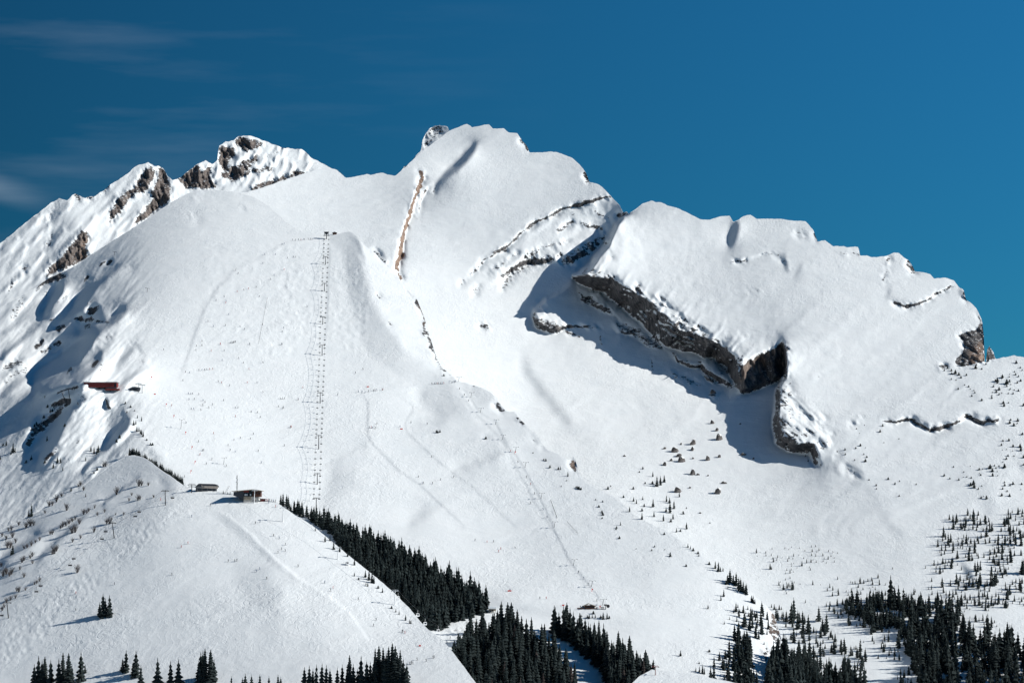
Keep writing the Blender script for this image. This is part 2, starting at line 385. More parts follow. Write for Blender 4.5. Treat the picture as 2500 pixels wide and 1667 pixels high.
def paint(arr, poly, v=1.0, blur=3):
    sl, m = soft(poly, blur)
    if m is not None: arr[sl] = np.maximum(arr[sl], m * v)
def paint_line(arr, line, wd=3, v=1.0):
    """ragged strip of rock along a line"""
    pts = np.array([p[:2] for p in line], float); pad = wd * 4 + 12
    i0 = max(0, int((pts[:, 0].min() - pad - X0) / ST)); i1 = min(NXg, int((pts[:, 0].max() + pad - X0) / ST) + 1)
    j0 = max(0, int((pts[:, 1].min() - pad - Y0) / ST)); j1 = min(NYg, int((pts[:, 1].max() + pad - Y0) / ST) + 1)
    sl = (slice(j0, j1), slice(i0, i1)); px, py = PX[sl], PY[sl]
    if min(px.shape) < 2: return
    d, sg, t = line_dist(line, px + fbm(px / 12, py / 12, 2, 25) * 5, py + fbm(px / 12, py / 12, 2, 29) * 5)
    w = wd * (.35 + 1.3 * vnoise(px / 17, py / 17, 31))
    arr[sl] = np.maximum(arr[sl], v * np.clip(1.6 - d / w, 0, 1))
zA = lambda p: Z(p, 3.92, 0, 600)        # enlargements used while measuring the photograph
zB = lambda p: Z(p, 3.92, 0, 900)
zC = lambda p: Z(p, 3.92, 0, 1100)
zD = lambda p: Z(p, 4.3556, 1280, 500)
zE = lambda p: Z(p, 3.5636, 1600, 700)
z1 = lambda p: Z(p, 2.6133, 0, 250)
z2 = lambda p: Z(p, 2.6133, 800, 250)
z3 = lambda p: Z(p, 2.6133, 1250, 450)
z4 = lambda p: Z(p, 3.136, 1800, 450)
z6 = lambda p: Z(p, 2.94, 700, 800)
z7 = lambda p: Z(p, 2.94, 1400, 850)
z8 = lambda p: Z(p, 2.044, 1700, 900)
z9 = lambda p: Z(p, 4.9475, 1750, 1350)
zG = lambda p: Z(p, 3.92, 2100, 1100)
z5 = lambda p: Z(p, 2.94, 0, 800)
zH = lambda p: Z(p, 2.94, 0, 1200)
zI = lambda p: Z(p, 3.357, 600, 1200)
zJ = lambda p: Z(p, 3.36, 1050, 1350)
# ------------------------------------------------------------------ far ridge on the left
silB = [(-400, 790), (-220, 700), (-80, 640), (0, 594), (11, 587), (57, 548), (92, 522), (126, 495), (145, 484), (165, 489), (176, 476), (187, 473), (199, 481), (210, 483), (230, 480),
        (249, 468), (272, 449), (291, 437), (314, 422), (333, 405), (363, 398), (377, 406), (386, 405), (400, 413), (411, 432), (421, 439), (440, 434), (463, 415), (482, 401),
        (501, 392), (517, 401), (530, 393), (534, 357), (551, 346), (570, 344), (582, 333), (605, 331), (628, 336), (650, 346), (689, 361), (738, 365), (765, 388), (800, 405),
        (819, 415), (842, 434), (880, 450), (965, 460), (970, 430), (980, 415), (987, 406), (1000, 402), (1012, 385), (1022, 372), (1028, 368), (1030, 345), (1040, 325), (1050, 312), (1072, 305), (1092, 310), (1098, 320), (1115, 345), (1200, 420), (1300, 500)]
ctrlB = [(0, 650, .15, .65), (100, 560, .05, .7), (170, 600, -.1, .8), (60, 750, .3, .6), (250, 560, -.35, .8), (300, 500, .2, .9), (380, 470, .0, .9), (440, 520, -.3, .7), (500, 430, .0, .9), (600, 400, .1, .9),
         (700, 420, .15, .8), (780, 430, .2, .7), (600, 500, 0, .8), (1050, 370, .6, .7), (300, 650, -.2, .7), (800, 600, 0, .8), (1200, 500, .9, .6)]
facB = [(z1([(1400, 280), (1390, 380), (1480, 370), (1500, 300)]), .9, 1.2, 4), (z1([(1540, 250), (1545, 300), (1580, 310), (1600, 250), (1570, 225)]), .9, 1.2, 3),
        (z1([(985, 410), (1000, 480), (930, 560), (850, 640), (740, 730), (690, 760), (760, 620), (860, 540), (930, 430)]), -.1, 1.8, 3),
        (z1([(1080, 480), (1090, 620), (1000, 700), (850, 790), (950, 640), (1000, 520)]), -.3, 2.2, 3),
        (z1([(1150, 480), (1270, 400), (1350, 420), (1310, 530), (1190, 560)]), .35, 1.8, 3),
        (z1([(530, 800), (560, 860), (555, 980), (470, 1040), (370, 1090), (420, 980), (480, 870)]), -.2, 2.5, 3),
        (z1([(330, 640), (300, 700), (200, 800), (60, 900), (0, 950), (0, 910), (150, 780)]), .45, .7, 6),
        (z1([(500, 790), (440, 720), (400, 640), (380, 620), (330, 700), (300, 900), (240, 1050), (330, 1050), (430, 940)]), .35, .75, 12)]
D = solve(ctrlB, facB, (500, 500, 4300))
rock = np.zeros_like(D); warm = np.zeros_like(D)
for P_ in [[(1400, 270), (1390, 380), (1420, 440), (1480, 450), (1440, 480), (1500, 520), (1600, 420), (1560, 390), (1440, 420), (1500, 340), (1500, 290)],
           [(1490, 245), (1540, 215), (1620, 235), (1690, 260), (1640, 300), (1560, 320), (1520, 290)],
           [(985, 410), (990, 480), (930, 560), (860, 590), (740, 730), (700, 790), (700, 700), (760, 600), (860, 540), (920, 430), (960, 400)],
           [(1010, 410), (1045, 425), (1080, 490), (1090, 620), (1000, 700), (850, 790), (860, 760), (960, 640), (970, 560), (1010, 480)],
           [(1130, 490), (1210, 430), (1270, 395), (1290, 440), (1350, 410), (1340, 480), (1390, 540), (1310, 560), (1260, 540), (1190, 570)],
           [(520, 805), (560, 840), (558, 985), (500, 1030), (370, 1085), (280, 1130), (300, 1080), (400, 970), (470, 900)],
           [(455, 590), (490, 582), (525, 610), (500, 640)], [(1580, 555), (1680, 510), (1850, 460), (1870, 440), (2000, 445), (1870, 480), (1750, 530), (1610, 575)],
           [(140, 1055), (180, 1040), (190, 1060), (150, 1080)], [(240, 700), (262, 690), (250, 745)], [(2130, 430), (2200, 490), (2160, 520), (2100, 500)]]:
    paint(rock, z1(P_), .86, 3); paint(rock, z1(P_), .62, 12)
paint_line(rock, z1([(1440, 470), (1560, 400), (1620, 375)]), 7, .8); paint_line(rock, z1([(1470, 500), (1600, 440), (1720, 420)]), 6, .7)
paint_line(rock, z1([(1700, 350), (1800, 290)]), 4, .6); paint_line(rock, z1([(700, 530), (640, 590), (560, 610)]), 4, .6)
paint_line(rock, z1([(360, 620), (330, 700), (300, 760)]), 5, .4); paint_line(rock, z1([(60, 1200), (100, 1110)]), 4, .5); paint_line(rock, z1([(300, 920), (330, 850)]), 4, .6)
paint(rock, [(1028, 372), (1031, 345), (1042, 322), (1060, 306), (1092, 312), (1060, 345)], .55, 3)
paint(rock, [(980, 410), (1012, 385), (1028, 368), (1010, 400), (990, 415)], .9, 3)
warm = np.maximum(warm, rock * .22)
paint(warm, z1([(530, 860), (560, 860), (558, 985), (510, 1010), (500, 960)]), .6, 6)
for i in range(26):
    x = 530 + (i * 37 % 240); y = 350 + (i * 53 % 90)
    bump(D, [(x, y, 4 + i % 5, 5), (x - 14 + i % 7, y + 26, 2, 6)], 6)
for i in range(30):
    x = 20 + (i * 61 % 420); y = 500 + (i * 47 % 240) - x * .2
    bump(D, [(x + 14, y, 6, 7), (x - 12, y + 30, 4, 9), (x - 30, y + 62, 0, 9)], 6)
rock = np.minimum(rock * 1.12, 1.1)
D = D - fbm((PX * .72 + PY * .7) / 8, (PX * .7 - PY * .72) / 45, 3, 201) * 2.6
D = detail(D, rock, 1, .9, 1.5, 2, 1.2)
build_layer('far_mountain_ridge', D, silB, [(-220, 860), (0, 790), (500, 560), (842, 560), (1300, 560)], rock, warm, 1.5, MAT_T, 2.5, x1=1300)
# ------------------------------------------------------------------ main mountain: summit, bowl, right massif
silM = [(500, 470), (600, 470), (650, 455), (700, 438), (760, 418), (800, 408), (822, 415), (842, 433), (853, 434), (890, 427), (896, 425), (905, 428), (930, 422), (950, 427), (965, 430), (991, 407), (1030, 369), (1068, 342), (1098, 319), (1129, 307),
        (1141, 303), (1154, 311), (1183, 305), (1194, 305), (1204, 315), (1229, 313), (1240, 323), (1263, 326), (1274, 342), (1288, 359), (1292, 372), (1317, 373), (1347, 370),
        (1374, 376), (1397, 386), (1416, 403), (1431, 422), (1439, 445), (1458, 449), (1473, 459), (1489, 476), (1500, 489), (1512, 499), (1521, 518), (1529, 516), (1535, 522),
        (1550, 512), (1569, 497), (1588, 491), (1615, 495), (1634, 504), (1652, 507), (1682, 521), (1709, 536), (1732, 536), (1759, 528), (1782, 528), (1790, 542), (1805, 536),
        (1816, 527), (1832, 525), (1847, 534), (1901, 534), (1939, 539), (1966, 540), (1985, 561), (1996, 590), (2015, 587), (2034, 601), (2054, 601), (2065, 603), (2096, 603),
        (2100, 625), (2116, 624), (2128, 629), (2164, 625), (2183, 617), (2195, 619), (2207, 629), (2218, 635), (2230, 654), (2234, 664), (2253, 664), (2272, 670), (2280, 680),
        (2310, 678), (2329, 684), (2342, 702), (2353, 707), (2358, 731), (2371, 739), (2384, 753), (2396, 778), (2401, 801), (2403, 849), (2404, 884), (2407, 884), (2408, 858), (2415, 845), (2425, 858),
        (2430, 876), (2450, 872), (2476, 868), (2500, 872), (2600, 885), (2720, 905), (2950, 960)]
ctrlM = [(650, 480, -.1, .55), (760, 500, -.05, .55), (900, 480, .0, .5), (850, 560, .0, .5), (940, 600, .1, .6),
         (1000, 420, .25, .6), (1060, 360, .2, .6), (1010, 470, .2, .6), (1150, 340, .1, .62), (1250, 400, .12, .62), (1350, 430, .1, .62), (1200, 520, .13, .66), (1100, 560, .0, .66), (1040, 560, -.13, .6), (1020, 650, -.15, .55),
         (1280, 560, .12, .66), (1400, 520, .05, .6), (1450, 560, -.1, .6), (1200, 700, .02, .55), (1100, 760, -.06, .5), (1150, 900, -.05, .45), (1250, 850, -.05, .45), (1200, 1000, -.2, .42), (1300, 950, .05, .45),
         (1350, 1020, .05, .4), (1450, 1000, .1, .42), (1500, 900, .05, .5), (1600, 1000, .05, .42), (1700, 1050, .08, .42), (1550, 1100, .05, .36), (1500, 1180, .05, .33), (1700, 1200, .05, .40), (1650, 1300, .0, .36),
         (1600, 560, .05, .66), (1700, 650, .06, .66), (1800, 780, .1, .66), (1850, 600, .08, .62), (1950, 560, .05, .55), (2000, 700, .05, .66), (2100, 800, .05, .66), (2200, 700, .03, .66), (2300, 800, .0, .66),
         (2000, 900, .1, .62), (2100, 1000, .12, .55), (2250, 950, .08, .58), (2350, 900, .05, .5), (2450, 920, -.05, .5), (2480, 1100, -.05, .5), (2350, 1150, .1, .5), (2200, 1150, .12, .5),
         (2000, 1150, .2, .5), (1900, 1250, .15, .45), (2100, 1300, .1, .42), (2300, 1350, .0, .4), (2450, 1300, -.05, .42), (1900, 1400, .1, .36), (2100, 1480, .05, .34), (2300, 1500, .0, .4), (2450, 1500, -.05, .4), (2000, 1600, .1, .32), (2300, 1650, .1, .36), (1800, 1600, .0, .4)]
facM = [(z2([(955, 270), (940, 320), (880, 390), (800, 460), (700, 510), (740, 460), (800, 400), (880, 320), (935, 270)]), 2.4, 'rib', 3),
        (z2([(430, 470), (600, 330), (750, 210), (890, 280), (800, 390), (700, 480), (600, 520), (590, 430)]), .2, .6, 10),
        (z2([(820, 850), (1000, 400), (1100, 480), (1000, 900), (850, 1050)]), .12, .66, 30),
        # summit strata under the long ledge line
        (z2([(1800, 600), (1850, 660), (1700, 760), (1400, 940), (1150, 1120), (1060, 1160), (1100, 1060), (1250, 960), (1500, 880), (1600, 850), (1400, 760), (1200, 900)]), -.1, .9, 5),
        # massif left flank in grazing light
        (zD([(1000, 200), (1050, 300), (1060, 450), (900, 700), (760, 700), (560, 760), (700, 620), (800, 520), (880, 380), (960, 240)]), .42, .62, 9),
        # lit rock face of the notch
        (zE([(740, 680), (860, 620), (960, 570), (1085, 515), (1135, 560), (1130, 770), (960, 850), (760, 925), (720, 880)]), -.1, 3.2, 4),
        # shaded gully near the skyline
        (z3([(1440, 230), (1450, 260), (1440, 330), (1400, 400), (1380, 400), (1375, 340), (1400, 270)]), 1.5, .6, 3),
        (z3([(1740, 440), (1740, 480), (1770, 540), (1750, 545), (1720, 480)]), 1.1, .7, 3), (z3([(1860, 490), (1830, 560), (1800, 610), (1810, 560)]), 1.0, .7, 3),
        (z4([(1190, 795), (1160, 850), (1125, 890), (1160, 800)]), 1.0, .7, 3),
        (z3([(1300, 930), (1450, 1000), (1480, 1040), (1400, 1110), (1440, 1060), (1400, 1010)]), .6, .7, 5),
        # ribs under the right slab
        (z7([(1940, 870), (2050, 880), (2060, 930), (1990, 950), (1930, 900)]), .8, .55, 6),
        (z7([(1850, 700), (1950, 560), (1990, 600), (1900, 740), (1800, 860), (1760, 830)]), .45, .5, 8),
        (z7([(1100, 470), (1260, 490), (1130, 520), (950, 600), (700, 640), (500, 650), (700, 610), (950, 560)]), .42, .42, 7),
        (z6([(1700, 190), (1760, 330), (1900, 480), (2040, 640), (2050, 720), (1950, 640), (1800, 480), (1690, 300)]), .5, .42, 10),
        (z6([(2100, 740), (2300, 720), (2200, 800), (1950, 860), (1880, 850)]), .42, .4, 9),
        # right shoulder gullies
        (zG([(1540, 120), (1568, 120), (1568, 180), (1500, 190)]), .8, .6, 4), (zG([(1180, 450), (1300, 430), (1240, 560), (1280, 600), (1180, 600)]), .35, .5, 8),
        (zG([(960, 1080), (1070, 1150), (1080, 1240), (1010, 1200)]), .9, .5, 4), (zG([(0, 260), (200, 560), (420, 820), (380, 840), (180, 600)]), .35, .48, 9)]
D = solve([(x, y, p + (.02 if x < 1300 else .05), q - .02) for x, y, p, q in ctrlM], facM, (1600, 1150, 2680))
rock = np.zeros_like(D); warm = np.zeros_like(D)
# the great slab edge: left skyline corner, down to the overhang, along the cliff band to the notch
cliff(D, [(1538, 519, 16, 5)] + zD([(985, 215, 75, 5), (880, 380, 125, 8), (800, 520, 135, 10), (690, 660, 140, 10), (560, 770, 130, 9), (700, 820, 100, 12), (900, 860, 96, 18), (1100, 1010, 100, 24), (1300, 1160, 105, 30), (1480, 1330, 105, 30)])
      + zE([(150, 440, 100, 28), (380, 510, 84, 22), (520, 560, 74, 20), (650, 640, 66, 14), (700, 780, 64, 10), (740, 900, 40, 8)]), -1, 5, 300, 300)
# lower ledges
cliff(D, zE([(150, 560, 0, 3), (200, 650, 14, 4), (300, 690, 14, 4), (400, 700, 18, 5), (480, 760, 20, 6), (600, 830, 24, 7), (665, 880, 24, 7), (700, 870, 0, 5)]), -1, 5, 50, 50)
cliff(D, zE([(440, 790, 0, 3), (480, 810, 8, 4), (560, 840, 8, 4), (600, 840, 0, 3)]), -1, 3, 30, 30)
cliff(D, zD([(130, 1080, 4, 4), (110, 1180, 26, 6), (150, 1290, 30, 8), (250, 1330, 28, 8), (340, 1340, 26, 7), (430, 1300, 12, 5), (560, 1290, 8, 5), (640, 1300, 8, 4), (800, 1310, 0, 4)]), -1, 4, 120, 60)
cliff(D, zD([(500, 830, 8, 3), (390, 920, 16, 4), (240, 1000, 26, 5), (160, 1070, 24, 5), (120, 1150, 10, 5)]), -1, 3, 90, 60)
cliff(D, zD([(560, 930, 0, 4), (640, 1000, 12, 7), (780, 1080, 14, 8), (900, 1130, 12, 8), (1000, 1200, 0, 5)]), -1, 4, 50, 50)
cliff(D, zD([(920, 1260, 0, 4), (1000, 1320, 12, 8), (1100, 1360, 14, 9), (1220, 1360, 10, 7), (1230, 1420, 8, 8), (1330, 1490, 12, 8), (1440, 1500, 0, 6)]), -1, 4, 50, 50)
# the right slab: wall beside the notch, running down to its toe
cliff(D, zE([(1095, 440, 0, 3), (1125, 560, 60, 3), (1135, 700, 80, 3), (1125, 780, 84, 3), (1065, 880, 78, 5), (1058, 1050, 76, 6), (1044, 1200, 72, 9), (1080, 1330, 64, 14), (1140, 1370, 54, 15), (1230, 1400, 50, 14), (1360, 1410, 46, 13), (1390, 1520, 24, 8), (1420, 1560, 0, 4)]), -1, 3, 200, 160)
cliff(D, zE([(735, 885, 0, 3), (760, 915, 22, 5), (860, 890, 22, 7), (960, 845, 20, 7), (1120, 770, 18, 7)]), -1, 2, 30, 30)
# the shaded strata below the notch between summit and massif
cliff(D, zD([(300, 620, 0, 4), (420, 600, 8, 8), (540, 600, 16, 12), (650, 520, 16, 12), (780, 400, 10, 10), (900, 300, 0, 5)]), -1, 4, 40, 60)
cliff(D, z2([(1080, 1150, 0, 3), (1180, 1060, 6, 5), (1260, 1030, 12, 7), (1400, 1010, 12, 7), (1480, 990, 12, 7)]), -1, 4, 40, 50)
cliff(D, z2([(860, 1160, 0, 2), (1000, 1010, 4, 3), (1150, 910, 6, 3), (1300, 780, 6, 3), (1500, 680, 7, 3), (1650, 640, 8, 3), (1800, 600, 8, 3)]), -1, 3, 60, 60)
# the warm fin
cliff(D, z2([(592, 435, 2, 3), (600, 490, 14, 4), (560, 600, 16, 5), (520, 720, 16, 5), (480, 850, 16, 4), (470, 950, 16, 5), (440, 1040, 18, 6), (455, 1110, 4, 4)]), 1, 4, 40, 60)
cliff(D, z2([(700, 510, 4, 3), (640, 540, 6, 3), (600, 610, 6, 3), (570, 740, 2, 3)]), 1, 3, 40, 40)
# slab top edges on the right
cliff(D, z4([(1180, 860, 0, 3), (1200, 910, 6, 4), (1280, 935, 7, 4), (1380, 920, 8, 4), (1470, 875, 6, 3), (1530, 830, 6, 4), (1670, 770, 8, 4)]), -1, 3, 60, 60)
cliff(D, z3([(1400, 490, 6, 4), (1440, 500, 8, 4), (1500, 480, 4, 3), (1600, 440, 3, 3), (1700, 455, 3, 3)]), -1, 3, 50, 40)
cliff(D, z8([(920, 262, 0, 3), (1000, 268, 8, 4), (1050, 252, 6, 3), (1090, 262, 7, 4), (1160, 310, 10, 5), (1240, 292, 9, 5), (1310, 262, 6, 4), (1345, 235, 6, 4), (1420, 270, 10, 5), (1500, 262, 6, 4), (1520, 240, 0, 3)]), -1, 4, 60, 60)
# end wall of the massif at the skyline on the right
cliff(D, z4([(1760, 880, 10, 4), (1790, 960, 16, 6), (1760, 1080, 20, 8), (1690, 1150, 26, 9), (1740, 1240, 30, 9), (1660, 1310, 24, 9), (1700, 1380, 10, 6)]), -1, 3, 10, 90) if False else None
paint(rock, z4([(1690, 1160), (1760, 1130), (1830, 1100), (1860, 1040), (1885, 1080), (1895, 1360), (1790, 1385), (1770, 1390), (1690, 1395), (1660, 1360), (1720, 1290), (1735, 1230)]), 1, 2)
paint(rock, z4([(1815, 940), (1870, 1030), (1860, 1060), (1840, 1010)]), .8, 2)
paint(warm, z4([(1770, 1290), (1895, 1180), (1895, 1360), (1780, 1390)]), .75, 6)
paint(rock, z4([(1900, 1290), (1930, 1235), (1965, 1290), (1978, 1340), (1905, 1355)]), 1, 1)
# sheer rock areas
paint(rock, zE([(740, 690), (860, 630), (960, 580), (1085, 520), (1135, 560), (1130, 770), (960, 850), (870, 890), (760, 925), (735, 880)]), 1.0, 2)
paint(warm, zE([(740, 690), (860, 630), (960, 580), (1085, 520), (980, 640), (870, 760), (740, 840)]), .35, 4)
for P_, v in [(zD([(520, 745), (580, 800), (700, 750), (820, 690), (900, 720), (960, 760), (1050, 900), (1180, 960), (1250, 920), (1330, 980), (1480, 940), (1568, 1080), (1700, 1200), (1700, 1420), (1510, 1500), (1450, 1350), (1330, 1310), (1240, 1250), (1160, 1160), (1130, 1100), (1010, 1050), (980, 1000), (820, 935), (700, 885), (580, 860)]), .50),
              (zE([(0, 110), (80, 140), (220, 230), (340, 330), (430, 350), (500, 440), (600, 480), (680, 600), (640, 640), (560, 600), (480, 610), (400, 620), (350, 520), (200, 530), (140, 545), (80, 480), (60, 400), (0, 370)]), .50),
              (zE([(540, 620), (600, 700), (700, 740), (740, 560), (770, 620), (740, 700), (735, 880), (660, 880), (600, 830), (560, 760), (530, 690)]), .6),
              (zE([(1095, 450), (1150, 520), (1180, 530), (1140, 620), (1120, 560)]), .9),
              (zE([(1060, 870), (1100, 850), (1200, 900), (1250, 1000), (1400, 1080), (1500, 1120), (1480, 1220), (1400, 1280), (1380, 1420), (1220, 1420), (1080, 1380), (1030, 1240), (1055, 1050)]), .42),
              (zE([(1180, 1190), (1300, 1210), (1360, 1300), (1370, 1440), (1230, 1430), (1110, 1390), (1060, 1330), (1130, 1340)]), .45),
              (zD([(380, 640), (470, 640), (620, 570), (700, 480), (860, 330), (800, 320), (600, 430), (480, 520), (370, 570)]), .62),
              (zD([(460, 590), (480, 630), (620, 560), (700, 470), (620, 480)]), 1.0),
              (zD([(130, 1090), (210, 1030), (240, 1100), (300, 1170), (240, 1170), (140, 1190)]), .55), (zD([(140, 1190), (250, 1230), (400, 1270), (440, 1320), (340, 1350), (200, 1325), (130, 1260)]), .85),
              (zD([(560, 930), (640, 970), (800, 1040), (930, 1120), (900, 1150), (780, 1120), (640, 1030)]), .6), (zD([(980, 1260), (1080, 1250), (1220, 1330), (1180, 1370), (1040, 1390)]), .75),
              (zD([(1200, 1410), (1280, 1370), (1450, 1450), (1420, 1530), (1260, 1490)]), .7),
              (z2([(1050, 1130), (1200, 1040), (1400, 970), (1500, 930), (1500, 990), (1330, 1040), (1240, 1080), (1130, 1120)]), .55),
              (z2([(1220, 1030), (1300, 990), (1430, 990), (1480, 1000), (1400, 1030), (1300, 1045)]), .9)]:
    paint(rock, P_, v, 3)
for L_, w_, v in [(z2([(850, 1170), (1000, 1010), (1150, 910), (1200, 860), (1340, 760), (1440, 720), (1500, 680), (1560, 665)]), 3, .75), (z2([(1560, 660), (1680, 635), (1800, 600)]), 5, 1),
                  (z2([(1060, 960), (1120, 940)]), 5, .9), (z2([(1470, 820), (1560, 770), (1620, 780), (1750, 800)]), 4, .7), (z2([(1700, 670), (1720, 700), (1800, 740)]), 3, .7), (z2([(1500, 740), (1600, 710), (1700, 700)]), 2.5, .5),
                  (z2([(1010, 1100), (1080, 1060), (1220, 960)]), 4, .6), (z2([(1240, 1000), (1400, 920), (1560, 870)]), 5, .6), (z2([(1120, 1190), (1180, 1100), (1250, 1070)]), 6, .7), (z2([(930, 1230), (960, 1190)]), 5, .6),
                  (z2([(592, 440), (600, 490), (560, 600), (520, 720), (480, 850), (470, 950), (445, 1040)]), 4.2, 1.1), (z2([(440, 1060), (458, 1115)]), 5, 1), (z2([(630, 535), (600, 620), (570, 740)]), 2.5, .7), (z2([(700, 515), (660, 590)]), 3, .6),
                  (z2([(1235, 240), (1270, 290), (1280, 310)]), 4, .9), (z2([(1640, 460), (1665, 500)]), 4, .9), (z2([(990, 1430), (1015, 1440)]), 5, 1), (z2([(310, 960), (370, 1010)]), 7, .7),
                  (z3([(1930, 310), (1950, 360)]), 5, .9), (z3([(1820, 310), (1870, 350)]), 5, .5), (z3([(1400, 495), (1500, 485)]), 4, .8), (z3([(1600, 440), (1700, 455)]), 3, .6), (z3([(1560, 370), (1625, 380)]), 4, .5), (z3([(2090, 430), (2220, 450)]), 4, .6),
                  (z3([(1570, 690), (1520, 690), (1500, 680)]), 4, .5), (z3([(1460, 970), (1510, 975)]), 4, .6), (z3([(680, 200), (740, 190)]), 4, .8), (z3([(590, 290), (580, 420), (640, 480)]), 4, .4),
                  (z4([(1150, 560), (1140, 650), (1110, 770)]), 4, .7), (z4([(1310, 590), (1350, 670)]), 5, .9), (z4([(1200, 910), (1290, 935), (1380, 925), (1470, 875)]), 4, .9), (z4([(1530, 835), (1570, 825), (1670, 775)]), 4, .9), (z4([(1735, 800), (1750, 880)]), 3, .9),
                  (z4([(390, 650), (350, 580)]), 4, .5), (z4([(1560, 1400), (1600, 1380)]), 4, .9), (z4([(1230, 1290), (1240, 1240)]), 1.5, .5),
                  (z8([(930, 262), (1000, 268), (1050, 255)]), 3.5, 1), (z8([(1080, 255), (1160, 310), (1240, 292), (1310, 262)]), 5, .9), (z8([(1345, 235), (1420, 270), (1500, 262)]), 6, 1),
                  (z3([(1970, 1220), (1950, 1225)]), 2.5, .8), (z3([(890, 1120), (905, 1180)]), 5, .9), (z3([(1000, 1200), (1060, 1230)]), 3.5, .7), (z3([(1100, 1240), (1190, 1280)]), 5, .8), (z3([(1270, 1320), (1290, 1350)]), 5, .8),
                  (z7([(690, 175), (740, 215)]), 4, .6), (z7([(790, 215), (890, 265)]), 6, .8), (z7([(990, 320), (1010, 330)]), 6, .8), (z7([(1740, 820), (1720, 740)]), 5, 1), (z7([(1850, 600), (1950, 580), (2050, 500)]), 9, .3), (z7([(1850, 780), (1890, 760)]), 5, .5),
                  (z7([(1950, 880), (2020, 920)]), 10, .4)]:
    paint_line(rock, L_, w_, v)
paint_line(warm, z2([(592, 440), (600, 490), (560, 600), (520, 720), (480, 850), (470, 950), (445, 1040), (458, 1115)]), 12, .8)
rr_ = random.Random(5)
for i in range(95):
    t = rr_.random(); x = 1412 + 400 * t; y = 672 + 225 * t + (18 if t > .55 else 0) * (t - .55) * 2
    L_ = rr_.uniform(10, 46) * (1.1 - .5 * abs(t - .45)); a_ = rr_.uniform(.75, 1.15)
    paint_line(rock, [(x - 10, y + 14), (x + L_ * math.cos(a_), y - L_ * math.sin(a_))], rr_.uniform(1.5, 3.6), rr_.uniform(.5, .85))
for i in range(60):
    t = rr_.random(); x = 1898 + 26 * t * rr_.random(); y = 935 + 150 * t; L_ = rr_.uniform(8, 44)
    paint_line(rock, [(x, y), (x + L_ * .75, y - L_ * .7)], rr_.uniform(1.4, 3), rr_.uniform(.45, .75))
for i in range(70):
    t = rr_.random(); x = 1900 + 110 * t; y = 1075 + 28 * t + rr_.uniform(-40, 0); L_ = rr_.uniform(6, 30)
    paint_line(rock, [(x, y), (x + L_ * .8, y - L_ * .5)], rr_.uniform(1.4, 3), rr_.uniform(.4, .7))
for L_, w_ in [(zD([(560, 930), (700, 1010), (900, 1120)]), 5), (zD([(620, 1010), (760, 1080), (930, 1150), (1010, 1210)]), 4), (zD([(980, 1270), (1100, 1330), (1220, 1350)]), 5), (zD([(1180, 1400), (1300, 1430), (1440, 1500)]), 5), (zD([(800, 1400), (830, 1500), (880, 1510)]), 3), (zD([(640, 1290), (800, 1310)]), 3.5), (zD([(460, 1290), (620, 1310)]), 3.5), (zD([(440, 1350), (540, 1380), (590, 1400)]), 3),
               (zE([(160, 570), (200, 650), (280, 640)]), 3.5), (zE([(280, 660), (330, 690)]), 3), (zE([(380, 660), (430, 740), (560, 800), (660, 870)]), 4.5), (zE([(440, 790), (560, 840)]), 4), (zE([(560, 640), (620, 740), (700, 750)]), 5), (zE([(770, 900), (900, 850), (1110, 740)]), 4)]:
    paint_line(rock, L_, w_, .8)
rock = np.maximum(rock, steep(D, .50, .34) * .60)
for i in range(30):                                            # flutes feathering up from the cliff band
    t = (i + ((i * 53) % 17) / 17) / 30; x = 1400 + 420 * t; y = 665 + 235 * t + (i * 29 % 17) - 8
    hv = ((i * 7919) % 31) / 31; x += hv * 9; bump(D, [(x + 30 + 26 * hv, y - 30 - 40 * hv, 0, 3 + 3 * hv), (x + 12, y - 8, 1 + 3.5 * hv, 3 + 3 * hv), (x - 4, y + 12, 2 + 4 * hv, 4)], 7)
for i in range(60):                                            # long wind-combed ribs on the slabs
    x = 1560 + (i * 151 % 820); y = 620 + (i * 97 % 420) + (x - 1560) * .18
    bump(D, [(x + 70, y - 60, 0, 8), (x, y, .2 + 1.0 * ((i * 37) % 10 / 10) ** 2, 7 + i % 9), (x - 70 - i % 40, y + 60 + i % 30, 0, 12)], 8)
D = detail(D, rock, 40, 1.3, 1.3, 1.3, 1.2)
build_layer('main_mountain', D, silM, [(-220, 600), (700, 620), (900, 690), (1000, 800), (1100, 1000), (1300, 1160), (1500, 1320), (1700, 1460), (1850, 1600), (1950, 1800), (2950, 1800)], rock, warm, 1.0, MAT_T, 1.6, x0=560)
